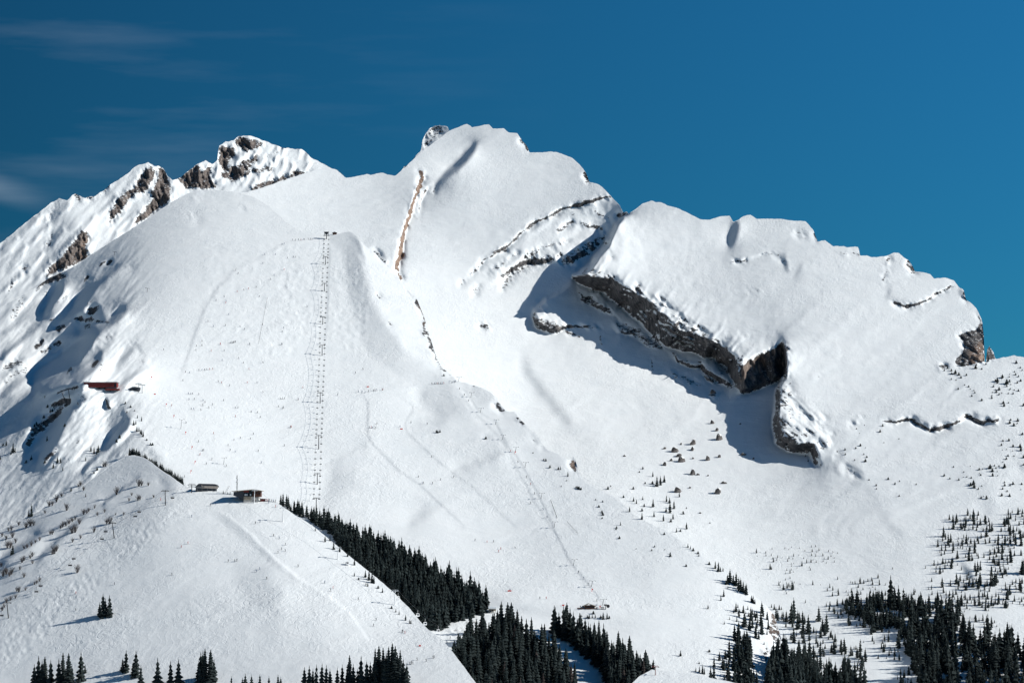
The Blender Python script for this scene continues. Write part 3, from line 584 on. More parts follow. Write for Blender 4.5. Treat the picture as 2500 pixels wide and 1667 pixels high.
# ------------------------------------------------------------------ ski hill with its dome, left flank and lower slopes
silS = [(-400, 930), (-220, 850), (-100, 800), (0, 751), (38, 728), (84, 705), (115, 682), (145, 667), (184, 648), (214, 627), (268, 591), (325, 556), (375, 525), (421, 491), (459, 472), (494, 464), (536, 464), (585, 470), (616, 480), (639, 491),
        (647, 497), (673, 518), (708, 548), (746, 570), (800, 573), (830, 570), (850, 564), (866, 570), (880, 588), (893, 602), (915, 617), (940, 645), (972, 675), (999, 713), (1018, 730), (1033, 767), (1045, 805),
        (1056, 842), (1064, 868), (1077, 895), (1101, 916), (1118, 931), (1156, 940), (1176, 946), (1200, 960), (1214, 977), (1236, 1004), (1256, 1004), (1265, 1018), (1285, 1038), (1312, 1062), (1334, 1096), (1353, 1103), (1380, 1118), (1396, 1122), (1400, 1113), (1406, 1125), (1414, 1160),
        (1431, 1177), (1458, 1193), (1495, 1210), (1526, 1234), (1546, 1255), (1577, 1272), (1638, 1302), (1679, 1333), (1706, 1350), (1729, 1370), (1764, 1389), (1798, 1404), (1827, 1438), (1852, 1460), (1871, 1477), (1890, 1500), (1900, 1530), (1912, 1580), (1935, 1620), (1960, 1680), (1990, 1800), (2100, 1860), (2720, 1990)]
ctrlS = [(0, 900, .42, .5), (100, 800, .44, .5), (200, 740, .42, .5), (300, 640, .38, .5), (230, 860, .42, .5), (150, 900, .44, .5), (400, 560, .25, .5), (500, 500, .05, .5), (600, 520, -.05, .5), (450, 640, .15, .5), (560, 640, .08, .48), (350, 760, .28, .5), (700, 600, .0, .45), (420, 850, .22, .5),
         (650, 700, .05, .5), (750, 800, .05, .5), (840, 640, .1, .5), (860, 800, .12, .5), (950, 900, .15, .45), (600, 850, .05, .5), (500, 950, .12, .32), (400, 980, .12, .32), (380, 920, .2, .4), (700, 980, .05, .42), (800, 1000, .08, .4), (900, 950, .12, .4),
         (600, 1100, .03, .36), (700, 1150, .05, .38), (450, 1100, .02, .34), (850, 1100, .08, .42), (1000, 1050, .1, .42), (1150, 1050, .12, .42), (950, 650, -.3, .5), (980, 750, -.35, .5), (1050, 900, -.1, .45), (900, 1250, .1, .4), (1100, 1250, .1, .42), (1250, 1200, .15, .42),
         (1350, 1200, .15, .42), (1000, 1350, .1, .38), (1200, 1400, .08, .34), (1250, 1470, .02, .15), (1400, 1350, .12, .42), (1550, 1350, .1, .42), (1700, 1450, -.05, .42), (1500, 1460, .05, .3), (1350, 1500, .0, .3), (1400, 1560, .05, .42), (1550, 1550, .05, .42), (1700, 1600, .05, .36), (1800, 1500, -.25, .45), (1850, 1600, -.3, .5),
         (100, 1000, .3, .5), (0, 1200, .15, .5), (150, 1150, .12, .5), (260, 1050, .1, .55), (300, 1000, -.05, .55), (-100, 1100, .25, .5)]
facS = [(zA([(575, 370), (625, 400), (590, 480), (520, 560), (470, 640), (420, 700), (300, 840), (150, 960), (0, 1100), (0, 1040), (200, 910), (290, 820), (370, 750), (430, 680), (408, 630), (430, 580), (500, 470), (550, 400)]), 1.45, .5, 3),
        (zA([(1160, 205), (1100, 270), (1000, 340), (930, 390), (890, 470), (830, 560), (780, 620), (700, 670), (600, 760), (560, 825), (515, 822), (600, 740), (640, 700), (620, 680), (700, 590), (720, 540), (725, 495), (800, 450), (900, 370), (1000, 290), (1100, 220)]), 2.6, 'rib', 3),
        (zA([(1215, 632), (1120, 730), (1060, 760), (970, 820), (930, 850), (870, 960), (800, 1060), (780, 1110), (860, 1100), (980, 1020), (980, 1110), (900, 1200), (760, 1300), (690, 1350), (665, 1320), (600, 1330), (450, 1390), (330, 1470), (345, 1400), (300, 1375), (330, 1300), (305, 1240), (360, 1190), (480, 1110), (620, 1020), (740, 930), (800, 870), (750, 860), (760, 820), (820, 780), (870, 740), (950, 740), (1040, 720), (1100, 660), (1160, 632)]), 4.2, 'rib', 3),
        (zA([(1290, 970), (1280, 1010), (1200, 1090), (1120, 1160), (1140, 1090), (1180, 1030)]), 2.6, 'rib', 3),
        (zA([(1110, 1350), (1180, 1330), (1320, 1230), (1400, 1190), (1300, 1190), (1200, 1260)]), 2.6, 'rib', 3),
        (zA([(1280, 1000), (1400, 1100), (1380, 1180), (1280, 1190), (1180, 1280), (1100, 1340), (960, 1330), (1100, 1180), (1200, 1110)]), .8, 'rib', 5),
        (zA([(0, 1460), (0, 1400), (200, 1260), (300, 1190), (250, 1290), (120, 1370)]), 1.8, 'rib', 5),
        (zA([(60, 1200), (160, 1120), (280, 1100), (200, 1220), (140, 1250)]), 1.0, .6, 3),
        (zA([(820, 560), (950, 570), (1000, 640), (860, 700), (740, 720), (830, 620)]), .9, .6, 4),
        # ridge line running down-left from the red station
        (zB([(380, 380), (250, 560), (100, 620), (0, 690), (0, 640), (200, 520)]), 1.8, 'rib', 6), (zB([(600, 210), (420, 310), (200, 430), (0, 560), (0, 600), (260, 470), (480, 340), (640, 250)]), .8, 'rib', 4),
        (zB([(700, 330), (640, 400), (560, 480), (480, 570), (400, 680), (310, 750), (360, 760), (440, 690), (500, 620), (580, 560), (650, 470), (690, 380)]), 2.6, 'rib', 3),
        (zB([(620, 540), (540, 610), (480, 680), (420, 760), (355, 860), (380, 915), (440, 840), (520, 740), (600, 620)]), 2.6, 'rib', 3),
        (zB([(1140, 360), (1200, 420), (1250, 480), (1235, 560), (1140, 660), (1060, 740), (960, 820), (880, 900), (820, 980), (760, 1000), (830, 910), (920, 840), (1000, 760), (1040, 690), (1090, 600), (1190, 520), (1190, 460)]), 2.6, 'rib', 3),
        (zB([(1130, 350), (1180, 440), (1180, 520), (1080, 600), (1000, 680), (1050, 560), (1000, 520), (1060, 420)]), .8, 'rib', 5),
        (zB([(1015, 270), (1050, 310), (1040, 375), (1010, 370), (1020, 320)]), 2.6, 'rib', 2),
        (zB([(300, 320), (420, 360), (560, 300), (640, 300), (560, 470), (460, 570), (340, 700), (250, 760), (170, 760), (250, 620), (330, 510)]), .0, .75, 4),
        (zB([(820, 230), (980, 240), (1000, 330), (960, 420), (1000, 520), (900, 700), (760, 900), (640, 940), (760, 720), (790, 500)]), .05, .62, 6),
        (zB([(1240, 620), (1300, 600), (1400, 700), (1500, 800), (1568, 860), (1600, 880), (1500, 870), (1400, 800), (1200, 800), (1000, 860), (1100, 760)]), .6, .45, 5),
        # soft rolls on the ski slopes
        (z6([(240, 990), (380, 950), (480, 890), (620, 850), (560, 830), (420, 910), (300, 960)]), .6, .45, 5), (z6([(1170, 1030), (1300, 980), (1480, 910), (1600, 890), (1480, 950), (1280, 1020)]), .9, .42, 4),
        (z6([(940, 440), (1180, 400), (1300, 560), (1350, 620), (1100, 640), (960, 540)]), .45, .45, 8), (z6([(1230, 390), (1400, 440), (1490, 500), (1480, 540), (1380, 560), (1300, 480)]), .42, .4, 6),
        (z6([(850, 690), (1000, 670), (1200, 650), (1100, 700), (900, 720)]), .5, .4, 6), (z6([(1660, 880), (1860, 875), (2000, 960), (1950, 1000), (1800, 930)]), .3, .42, 8),
        (z6([(1420, 630), (1560, 600), (1640, 605), (1680, 680), (1560, 680)]), .25, .42, 6),
        (z1([(2100, 850), (2220, 820), (2300, 870), (2330, 1000), (2250, 930), (2110, 900)]), .35, .55, 4),
        (z6([(330, 990), (560, 1100), (900, 1100), (600, 1150), (250, 1280), (240, 1240)]), .32, .42, 10), (z6([(850, 1400), (1000, 1270), (1150, 1240), (1050, 1330), (900, 1440)]), .38, .4, 8),
        # lower terrace and edge slopes
        (z1([(230, 1210), (130, 1260), (60, 1380), (100, 1390), (200, 1280)]), .3, .7, 5),
        (zJ([(500, 400), (900, 410), (1240, 440), (1640, 500), (1500, 560), (1100, 560), (800, 480), (500, 470)]), -.02, .5, 8)]
facS.append(([(850, 566), (869, 573), (882, 594), (890, 621), (899, 663), (911, 698), (919, 732), (934, 770), (961, 805), (987, 847), (1010, 870), (1060, 900), (1080, 890), (1064, 850), (1045, 800), (1018, 725), (972, 665), (915, 607), (880, 578)], -.30, .5, 2.5))
facS.append(([(838, 585), (870, 590), (884, 660), (905, 735), (955, 815), (990, 860), (1060, 905), (1090, 925), (980, 925), (900, 860), (860, 760), (840, 660)], .19, .48, 7))
D = solve([(x, y, p + (-.05 if x > 380 else .02), q) for x, y, p, q in ctrlS], facS, (600, 1100, 2330))
rock = np.zeros_like(D); warm = np.zeros_like(D)
# groomed piste edges
for L_ in [z1([(2000, 870, 1.5, 4), (1850, 880, 1.5, 4), (1700, 960, 1.5, 4), (1500, 1070, 2, 4), (1380, 1190, 2.5, 4), (1310, 1310, 2.5, 4), (1260, 1430, 2.5, 4), (1215, 1560, 2, 4)]) + z5([(1350, 200, 2, 4), (1270, 410, 1, 4)]),
           z6([(500, 465, 1, 3), (580, 520, 1.8, 3), (585, 620, 1.8, 3), (575, 750, 1.8, 3), (620, 840, 1.8, 3), (800, 1020, 1.8, 3), (960, 1130, 1.8, 3), (1100, 1260, 1.5, 3), (1300, 1450, 1.2, 3)]),
           z6([(780, 470, .6, 3), (915, 570, 1.4, 3), (850, 680, 1.4, 3), (860, 750, 1.4, 3), (1000, 880, 1.4, 3), (1170, 1030, 1.4, 3), (1330, 1140, 1.2, 3), (1500, 1300, 1, 3), (1680, 1460, 1, 3)]),
           z6([(1190, 400, 1.2, 3), (1350, 610, 1.2, 3), (1560, 820, 1.2, 3), (1650, 1000, 1.2, 3), (1780, 1250, 1.2, 3), (1920, 1470, 1.2, 3)])]:
    cliff(D, [(x, y, a * .6, w * 1.0) for x, y, a, w in L_], -1, 1.5, 16, 16)
cliff(D, [(x, y, .8, 1.6) for x, y in ((1118, 935), (1150, 975), (1175, 1010), (1209, 1030), (1235, 1080), (1258, 1108), (1281, 1145), (1322, 1220), (1352, 1290), (1385, 1360), (1400, 1382), (1443, 1434), (1478, 1478))], -1, 2, 14, 14)
cliff(D, [(x, y, .7, 1.6) for x, y in ((803, 585), (805, 610), (804, 640), (800, 700), (800, 770), (797, 800), (792, 830))], -1, 2, 12, 12)
cliff(D, [(850, 564, 2, 12), (869, 573, 8, 12), (890, 621, 12, 12), (911, 698, 12, 12), (934, 770, 12, 12), (987, 847, 12, 16), (1060, 890, 5, 12)], 1, 3, 70, 40) if False else None
for P_, v in [(zA([(420, 320), (560, 250), (660, 280), (640, 310), (540, 350), (460, 370), (400, 410), (360, 440), (330, 430)]), .75), (zA([(620, 470), (700, 440), (660, 500), (520, 590), (480, 640), (470, 600)]), .55), (zA([(430, 745), (500, 700), (620, 640), (720, 550), (700, 580), (620, 660), (500, 730)]), .8),
              (zA([(0, 1160), (60, 1130), (160, 1070), (280, 1110), (200, 1150), (100, 1200), (0, 1200)]), .6), (zA([(830, 600), (900, 600), (960, 570), (950, 620), (880, 680), (830, 660)]), .8), (zA([(780, 800), (830, 710), (880, 700), (880, 780), (1040, 720), (960, 745), (880, 800)]), .55),
              (zA([(770, 1100), (800, 1030), (900, 900), (1000, 830), (1100, 830), (1080, 900), (980, 1000), (860, 1010), (820, 1080)]), .38), (zA([(1200, 890), (1290, 900), (1380, 1060), (1420, 1100), (1410, 1200), (1340, 1220), (1350, 1080), (1290, 980)]), .38),
              (zA([(1090, 300), (1200, 190), (1270, 170), (1280, 240), (1150, 260)]), .32), (zB([(280, 600), (380, 500), (480, 430), (600, 400), (560, 470), (440, 580), (340, 660), (260, 760), (240, 700)]), .62), (zB([(240, 700), (340, 640), (360, 640), (300, 720), (250, 760)]), .9), (zB([(410, 900), (440, 830), (540, 740), (580, 740), (500, 830), (430, 890)]), .8),
              (zB([(700, 350), (780, 250), (830, 230), (850, 260), (820, 330), (720, 380)]), .4), (zB([(500, 950), (560, 890), (600, 770), (650, 700), (680, 680), (600, 800), (600, 890)]), .35), (zB([(0, 440), (60, 420), (200, 340), (340, 230), (340, 270), (200, 380), (60, 440), (0, 460)]), .55), (zB([(710, 720), (760, 650), (760, 700), (730, 740)]), .8),
              (z2([(310, 955), (350, 960), (370, 1010), (340, 1000)]), .9), (zB([(1020, 370), (1090, 330), (1080, 350), (1030, 380)]), .7),
              (z6([(1480, 550), (1510, 520), (1575, 600), (1520, 605)]), .85), (z6([(1740, 800), (1780, 780), (1780, 830)]), .85), (z6([(1810, 800), (1870, 875), (1840, 870)]), .95), (z6([(2020, 1000), (2050, 920), (2070, 960), (2100, 1065), (2050, 1030)]), 1.1),
              (z9([(650, 700), (710, 730), (750, 880), (790, 1000), (780, 1200), (700, 1100), (620, 950), (640, 830)]), .85), (z9([(560, 1110), (640, 1130), (600, 1400), (570, 1350)]), .85),
              (zI([(1540, 1180), (1700, 1130), (1820, 1080), (1980, 990), (1960, 1040), (1850, 1130), (1720, 1180), (1600, 1195)]), .62)]:
    paint(rock, P_, v, 3)
for L_, w_, v in [(z2([(410, 1050), (460, 1120), (530, 1210), (570, 1250)]), 3, .7), (z2([(570, 1270), (600, 1320), (620, 1360), (615, 1440)]), 5, .9), (z2([(620, 1470), (650, 1520), (690, 1568)]), 3, .9), (z6([(990, 30), (1030, 100), (1060, 190)]), 5, .9), (z6([(1060, 190), (1110, 285)]), 3, .7), (z6([(1110, 285), (1180, 335)]), 5, .9),
                  (z2([(300, 1210), (330, 1240)]), 5, .8), (z2([(390, 1400), (400, 1420)]), 3, .8), (z6([(1335, 410), (1340, 420)]), 3, .9), (z6([(1650, 635), (1710, 690)]), 3, .9), (z6([(1420, 780), (1440, 795)]), 4, .5), (z1([(1270, 570), (1220, 680), (1250, 760)]), 12, .22), (z1([(1545, 580), (1560, 670)]), 4, .45), (z1([(1290, 580), (1420, 590)]), 4, .25),
                  (zA([(120, 680), (160, 600), (210, 530)]), 8, .45), (zA([(360, 950), (410, 910)]), 4, .8), (zA([(400, 1020), (560, 930)]), 4, .6), (zA([(960, 190), (1000, 150)]), 3, .8), (zA([(1020, 180), (1070, 130)]), 2.5, .8), (zA([(810, 340), (830, 310)]), 4, .8), (zA([(560, 800), (600, 780)]), 5, .7), (zA([(880, 1160), (930, 1110)]), 5, .8),
                  (zA([(60, 1290), (120, 1240), (200, 1200), (260, 1180)]), 6, .5), (zA([(960, 1190), (990, 1130)]), 4, .6), (zA([(640, 1220), (680, 1180)]), 3, .7), (zA([(840, 560), (920, 510)]), 4, .4), (zA([(740, 700), (770, 710)]), 5, .7), (zA([(1000, 560), (1100, 510)]), 4, .3), (zA([(940, 730), (1040, 720)]), 5, .6)]:
    paint_line(rock, L_, w_, v)
paint(warm, z6([(2020, 1000), (2050, 920), (2100, 1065)]), .5, 4); paint(warm, z9([(650, 700), (710, 730), (750, 880), (790, 1000), (620, 1000)]), .35, 4); paint(warm, zB([(240, 700), (340, 640), (300, 720), (250, 760)]), .5, 3)
paint(warm, z2([(570, 1270), (620, 1340), (620, 1440), (590, 1400)]), .5, 3); paint(warm, zI([(1540, 1180), (1820, 1080), (1980, 990), (1960, 1040), (1720, 1190)]), .4, 4)
lf = np.clip((400 - PX) / 90, 0, 1) * np.clip((PY - 560) / 60, 0, 1)
rock = np.minimum(rock * (1 + .35 * lf), 1.15)
rock = np.maximum(rock, steep(D, .45, .3) * .7)
for i in range(60):                                            # ribs down the left flank
    x = -60 + (i * 83 % 330); y = 760 + (i * 59 % 330) - x * .45
    bump(D, [(x + 62, y - 45, 0, 5), (x, y, 2.6, 6), (x - 58, y + 45, 0, 8)], 6)
D = D - lf * (fbm((PX * .72 + PY * .7) / 9, (PX * .7 - PY * .72) / 55, 3, 211) * 1.9 + fbm((PX * .72 + PY * .7) / 3.6, (PX * .7 - PY * .72) / 16, 2, 221) * .8)
bump(D, z5([(1270, 445, .6, 3), (1700, 460, .6, 3), (2100, 480, .6, 3), (2340, 482, .6, 3)]) + z6([(200, 480, .6, 3), (500, 462, .8, 3), (800, 435, .8, 3), (1180, 396, .8, 3)]), 2)
def field_bumps(D, poly, size, amp, seed, stretch=1.5):
    sl, m = soft(poly, 10)
    X = (D * RX)[sl]; Y = D[sl]
    D[sl] -= m * amp * (1 - np.abs(fbm(X / size, Y / size / stretch, 2, seed)) * 2.2)
# moguls beside the big lift
field_bumps(D, z5([(1750, 300), (2100, 200), (2260, 0), (2200, -450), (2000, -450), (1950, 0)]), 8, .7, 61, 1)
field_bumps(D, z1([(2110, 900), (2330, 960), (2350, 1568), (2100, 1568)]), 8, .8, 62, 1)
field_bumps(D, z1([(1300, 900), (2050, 900), (2050, 1568), (1250, 1568)]), 10, .5, 63, 1)
D = detail(D, rock, 80, .8, .75, 1.0)
build_layer('ski_hill', D, silS, [(-400, 1500), (-220, 1440), (0, 1400), (300, 1260), (500, 1290), (700, 1360), (900, 1530), (1000, 1660), (1080, 1760), (2720, 1800)], rock, warm, 1.0, MAT_T, 1.6, x1=2020)
# ------------------------------------------------------------------ near hill
silN = [(-400, 1500), (-220, 1420), (-100, 1350), (0, 1292), (40, 1275), (90, 1250), (130, 1225), (180, 1202), (220, 1172), (250, 1150), (285, 1124), (310, 1112), (330, 1111), (350, 1116), (370, 1128), (395, 1148), (420, 1163), (445, 1182), (470, 1196), (500, 1198), (540, 1199), (565, 1203), (600, 1208), (640, 1214),
        (670, 1222), (690, 1236), (720, 1256), (760, 1280), (800, 1312), (840, 1346), (880, 1378), (920, 1410), (960, 1444), (1000, 1484), (1030, 1520), (1046, 1536), (1075, 1556), (1105, 1590), (1135, 1630), (1180, 1690), (1300, 1740), (1450, 1740), (1520, 1690), (1560, 1650), (1590, 1634), (1650, 1638), (1720, 1650), (1800, 1667), (1900, 1690), (2720, 1850)]
ctrlN = [(0, 1330, .5, .45), (100, 1300, .52, .42), (250, 1200, .52, .42), (340, 1140, .48, .42), (300, 1250, .45, .42), (200, 1350, .15, .45), (450, 1230, .1, .4), (550, 1250, .02, .36), (620, 1300, -.12, .38), (700, 1350, -.2, .4), (800, 1400, -.22, .4), (900, 1500, -.22, .38),
         (100, 1450, .1, .45), (300, 1450, .05, .45), (500, 1400, .05, .42), (600, 1500, .08, .42), (750, 1550, .05, .4), (400, 1580, .03, .4), (100, 1600, .03, .42), (900, 1600, -.05, .36), (1030, 1570, -.05, .2), (1050, 1640, .0, .25), (1300, 1700, 0, .3), (1600, 1660, 0, .3), (700, 1640, 0, .38)]
facN = [(zC([(1360, 265), (1200, 350), (1100, 430), (1000, 500), (980, 495), (1100, 410), (1200, 340), (1300, 275)]), 2.4, 'rib', 2.5), (zC([(860, 600), (760, 690), (620, 820), (520, 910), (420, 1020), (340, 1070), (400, 990), (500, 890), (600, 790), (760, 650)]), 1.5, 'rib', 3),
        (zC([(420, 830), (280, 910), (150, 985), (0, 1075), (0, 1020), (120, 940), (250, 860), (350, 810)]), 2.4, 'rib', 3),
        (zC([(1500, 285), (1620, 310), (1710, 355), (1640, 370), (1560, 330)]), .9, .4, 3), (zC([(1300, 500), (1500, 420), (1640, 360), (1400, 540), (1200, 680)]), .5, .42, 5),
        (zH([(1500, 160), (1640, 170), (1900, 400), (2100, 600), (2352, 740), (2352, 780), (2050, 600), (1800, 380)]), .22, .4, 4),
        (zH([(1650, 560), (1900, 560), (2050, 750), (1950, 870), (1800, 780), (1700, 700)]), .25, .42, 14)]
D = solve(ctrlN, facN, (500, 1300, 1960))
rock = np.zeros_like(D); warm = np.zeros_like(D)
for L_ in [zH([(1500, 110, .5, 3), (1640, 170, 1.3, 3), (1800, 300, 1.3, 3), (2000, 500, 1.3, 3), (2150, 620, 1.3, 3), (2350, 750, 1.3, 3)]) + zI([(700, 860, 1.3, 3), (840, 980, 1.2, 3), (950, 1130, 1, 3), (1050, 1280, .6, 3)])]:
    cliff(D, [(x, y, a * .8, w * 1.1) for x, y, a, w in L_], 1, 1.5, 14, 14)
# mogul field running down the left side
mg = zH([(1400, 100), (1380, 170), (1200, 260), (1050, 400), (850, 560), (650, 740), (450, 900), (250, 1130), (0, 1260), (-200, 1350), (-200, 1150), (0, 1020), (200, 850), (420, 700), (600, 560), (740, 460), (850, 340), (1060, 210), (1200, 110)])
sl, m = soft(mg, 9)
X = (D * RX)[sl]; Y = D[sl]
# the bumps run in crescents down the fall line
cx_ = X * .9 + Y * .3; cy_ = -X * .5 + Y * .85
D[sl] -= m * .55 * (1 - np.abs(fbm(cx_ / 4.2, cy_ / 4.6, 2, 131)) * 2.4)
D = detail(D, rock, 120, .5, 1.0, 1.3)
for P_, v in [(zC([(1390, 130), (1440, 140), (1500, 190), (1560, 200), (1500, 200), (1400, 160)]), .3)]:
    paint(rock, P_, v, 2)
build_layer('near_hill', D, silN, [(-220, 1820), (2720, 1820)], rock, warm, .6, MAT_T, 1.2, x1=2020)
ORDER = ['near_hill', 'ski_hill', 'main_mountain', 'far_mountain_ridge']
def hit(px, py, force=None):
    """first ground surface seen through a pixel of the photograph -> world point, distance, layer"""
    for n in ([force] if force else ORDER):
        L = LAYERS[n]
        if force or py >= np.interp(px, *L.sil) - .5:
            yy = max(py, float(np.interp(px, *L.sil)) + .5)
            d = float(sample(L.D, np.array([float(px)]), np.array([float(yy)]))[0])
            rx, rz = rays(float(px), float(yy))
            return Vector((d * rx, d, d * rz)), d, n
    return None
# a wide snow-covered valley floor far below, reaching past the mountains
gm = bpy.data.meshes.new('valley_floor')
gm.from_pydata([(-30000, -30000, -900), (30000, -30000, -900), (30000, 30000, -900), (-30000, 30000, -900)], [], [(0, 1, 2, 3)])
gm.materials.append(MAT_T); go = bpy.data.objects.new('valley_floor', gm); COL.objects.link(go); go['kind'] = 'structure'
# ------------------------------------------------------------------ object helpers
R = random.Random(7)
def solid(name, col, rough=.8, metal=0, noise=.0, nscale=1.0):
    m, nt, b = newmat(name); b.inputs['Roughness'].default_value = rough; b.inputs['Metallic'].default_value = metal
    b.inputs['Specular IOR Level'].default_value = .3
    n = nt.nodes.new('ShaderNodeTexNoise'); n.inputs['Scale'].default_value = nscale; n.inputs['Detail'].default_value = 3
    tcn = nt.nodes.new('ShaderNodeTexCoord'); nt.links.new(tcn.outputs['Object'], n.inputs['Vector'])
    r = nt.nodes.new('ShaderNodeValToRGB'); nt.links.new(n.outputs['Fac'], r.inputs[0])
    k0, k1 = 1 - noise, 1 + noise
    r.color_ramp.elements[0].position = .3; r.color_ramp.elements[1].position = .7
    r.color_ramp.elements[0].color = (col[0] * k0, col[1] * k0, col[2] * k0, 1); r.color_ramp.elements[1].color = (min(1, col[0] * k1), min(1, col[1] * k1), min(1, col[2] * k1), 1)
    nt.links.new(r.outputs[0], b.inputs['Base Color'])
    return m
M_NEEDLE = solid('spruce_needles', (.017, .026, .026), .95, 0, .45, .6)
M_NEEDLE2 = solid('brown_spruce_needles', (.042, .034, .032), .95, 0, .4, .6)
M_BARK = solid('bark', (.055, .042, .035), .95, 0, .3, 2)
M_TWIG = solid('bare_twigs', (.07, .06, .06), .95, 0, .3, 2)
M_STEEL = solid('galvanised_steel', (.13, .135, .14), .6, .2, .1, 1)
M_DARK = solid('dark_steel', (.035, .037, .042), .6, .2, .1, 1)
M_WHITE = solid('white_paint', (.74, .75, .76), .5, 0, .05, 1)
M_RED = solid('red_cladding', (.17, .028, .026), .7, 0, .15, 1.5)
M_REDP = solid('red_plastic', (.75, .045, .03), .5, 0, .1, 3)
M_GREYROOF = solid('grey_metal_roof', (.27, .26, .265), .5, .1, .1, 1)
M_DARKROOF = solid('dark_roof', (.05, .055, .065), .6, 0, .15, 1)
M_BEIGE = solid('beige_cladding', (.42, .36, .31), .7, 0, .08, 1)
M_WOOD = solid('brown_wood', (.10, .045, .03), .8, 0, .3, 2)
M_WOOD2 = solid('weathered_wood', (.30, .25, .19), .8, 0, .2, 2)
M_GLASS = solid('dark_window_glass', (.02, .024, .03), .12, 0, .1, 1)
M_CONC = solid('pale_concrete', (.52, .49, .45), .8, 0, .1, 1)
M_SNOW = solid('settled_snow', (.86, .885, .90), .8, 0, .03, .5)
M_BOULD = solid('limestone_boulder', (.115, .105, .10), .9, 0, .6, 1.4)
M_CLOTH = [solid('dark_ski_wear', (.03, .035, .05), .8), solid('blue_ski_wear', (.04, .09, .20), .8), solid('red_ski_wear', (.45, .05, .05), .8), solid('grey_ski_wear', (.14, .14, .15), .8)]
M_CABLE = solid('steel_cable', (.08, .08, .085), .6, .3)
def mesh(name, verts, faces, mats, mi=None, smooth=False):
    me = bpy.data.meshes.new(name); me.from_pydata(verts, [], faces)
    for m in (mats if isinstance(mats, (list, tuple)) else [mats]): me.materials.append(m)
    if mi: me.polygons.foreach_set('material_index', mi)
    if smooth: me.polygons.foreach_set('use_smooth', [True] * len(me.polygons))
    me.update(); return me
def link(name, data, loc=(0, 0, 0), rz=0, parent=None, scale=None):
    o = bpy.data.objects.new(name, data); COL.objects.link(o); o.location = loc; o.rotation_euler = (0, 0, rz)
    if scale is not None: o.scale = scale if isinstance(scale, (tuple, list)) else (scale,) * 3
    if parent: o.parent = parent
    return o
def tag(o, label, cat, group=None):
    o['label'] = label; o['category'] = cat
    if group: o['group'] = group
    return o
class MB:
    def __init__(s): s.v = []; s.f = []
    def box(s, c, d, rz=0, taper=1.0, rx=0):
        b = len(s.v); cx, cy, cz = c; X, Y, Z_ = d[0] / 2, d[1] / 2, d[2] / 2
        for z in (-1, 1):
            t = taper if z > 0 else 1
            for x, y in ((-1, -1), (1, -1), (1, 1), (-1, 1)):
                px_, py_, pz_ = x * X * t, y * Y * t, z * Z_
                if rx: py_, pz_ = py_ * math.cos(rx) - pz_ * math.sin(rx), py_ * math.sin(rx) + pz_ * math.cos(rx)
                q = (px_ * math.cos(rz) - py_ * math.sin(rz), px_ * math.sin(rz) + py_ * math.cos(rz))
                s.v.append((cx + q[0], cy + q[1], cz + pz_))
        s.f += [tuple(b + i for i in q) for q in ((0, 3, 2, 1), (4, 5, 6, 7), (0, 1, 5, 4), (1, 2, 6, 5), (2, 3, 7, 6), (3, 0, 4, 7))]
        return s
    def tube(s, a, b_, r0, r1=None, n=6):
        r1 = r0 if r1 is None else r1
        a, b_ = Vector(a), Vector(b_); d = (b_ - a).normalized(); u = d.orthogonal().normalized(); w = d.cross(u); k = len(s.v)
        for p, r in ((a, r0), (b_, r1)):
            for i in range(n):
                t = 2 * math.pi * i / n; q = p + u * math.cos(t) * r + w * math.sin(t) * r; s.v.append(tuple(q))
        for i in range(n): s.f.append((k + i, k + (i + 1) % n, k + n + (i + 1) % n, k + n + i))
        s.f.append(tuple(k + n - 1 - i for i in range(n))); s.f.append(tuple(k + n + i for i in range(n)))
        return s
    def prism(s, prof, y0, y1):
        """closed outline in x,z extruded along y"""
        k = len(s.v); n = len(prof)
        for y in (y0, y1):
            for x, z in prof: s.v.append((x, y, z))
        for i in range(n): s.f.append((k + i, k + (i + 1) % n, k + n + (i + 1) % n, k + n + i))
        s.f.append(tuple(k + n - 1 - i for i in range(n))); s.f.append(tuple(k + n + i for i in range(n)))
        return s
    def make(s, name, mat, parent=None, loc=(0, 0, 0), rz=0, bevel=0):
        me = mesh(name, s.v, s.f, mat)
        o = link(name, me, loc, rz, parent)
        return o
def empty(name, loc, rz=0):
    o = link(name, None, loc, rz); o.empty_display_size = 1; return o
def dup(o, loc, rz=None, scale=None):
    c = o.copy(); COL.objects.link(c); c.location = loc
    if rz is not None: c.rotation_euler = (0, 0, rz)
    if scale is not None: c.scale = (scale,) * 3
    for ch in o.children:
        d = ch.copy(); COL.objects.link(d); d.parent = c
        for g in ch.children:
            e = g.copy(); COL.objects.link(e); e.parent = d
    return c
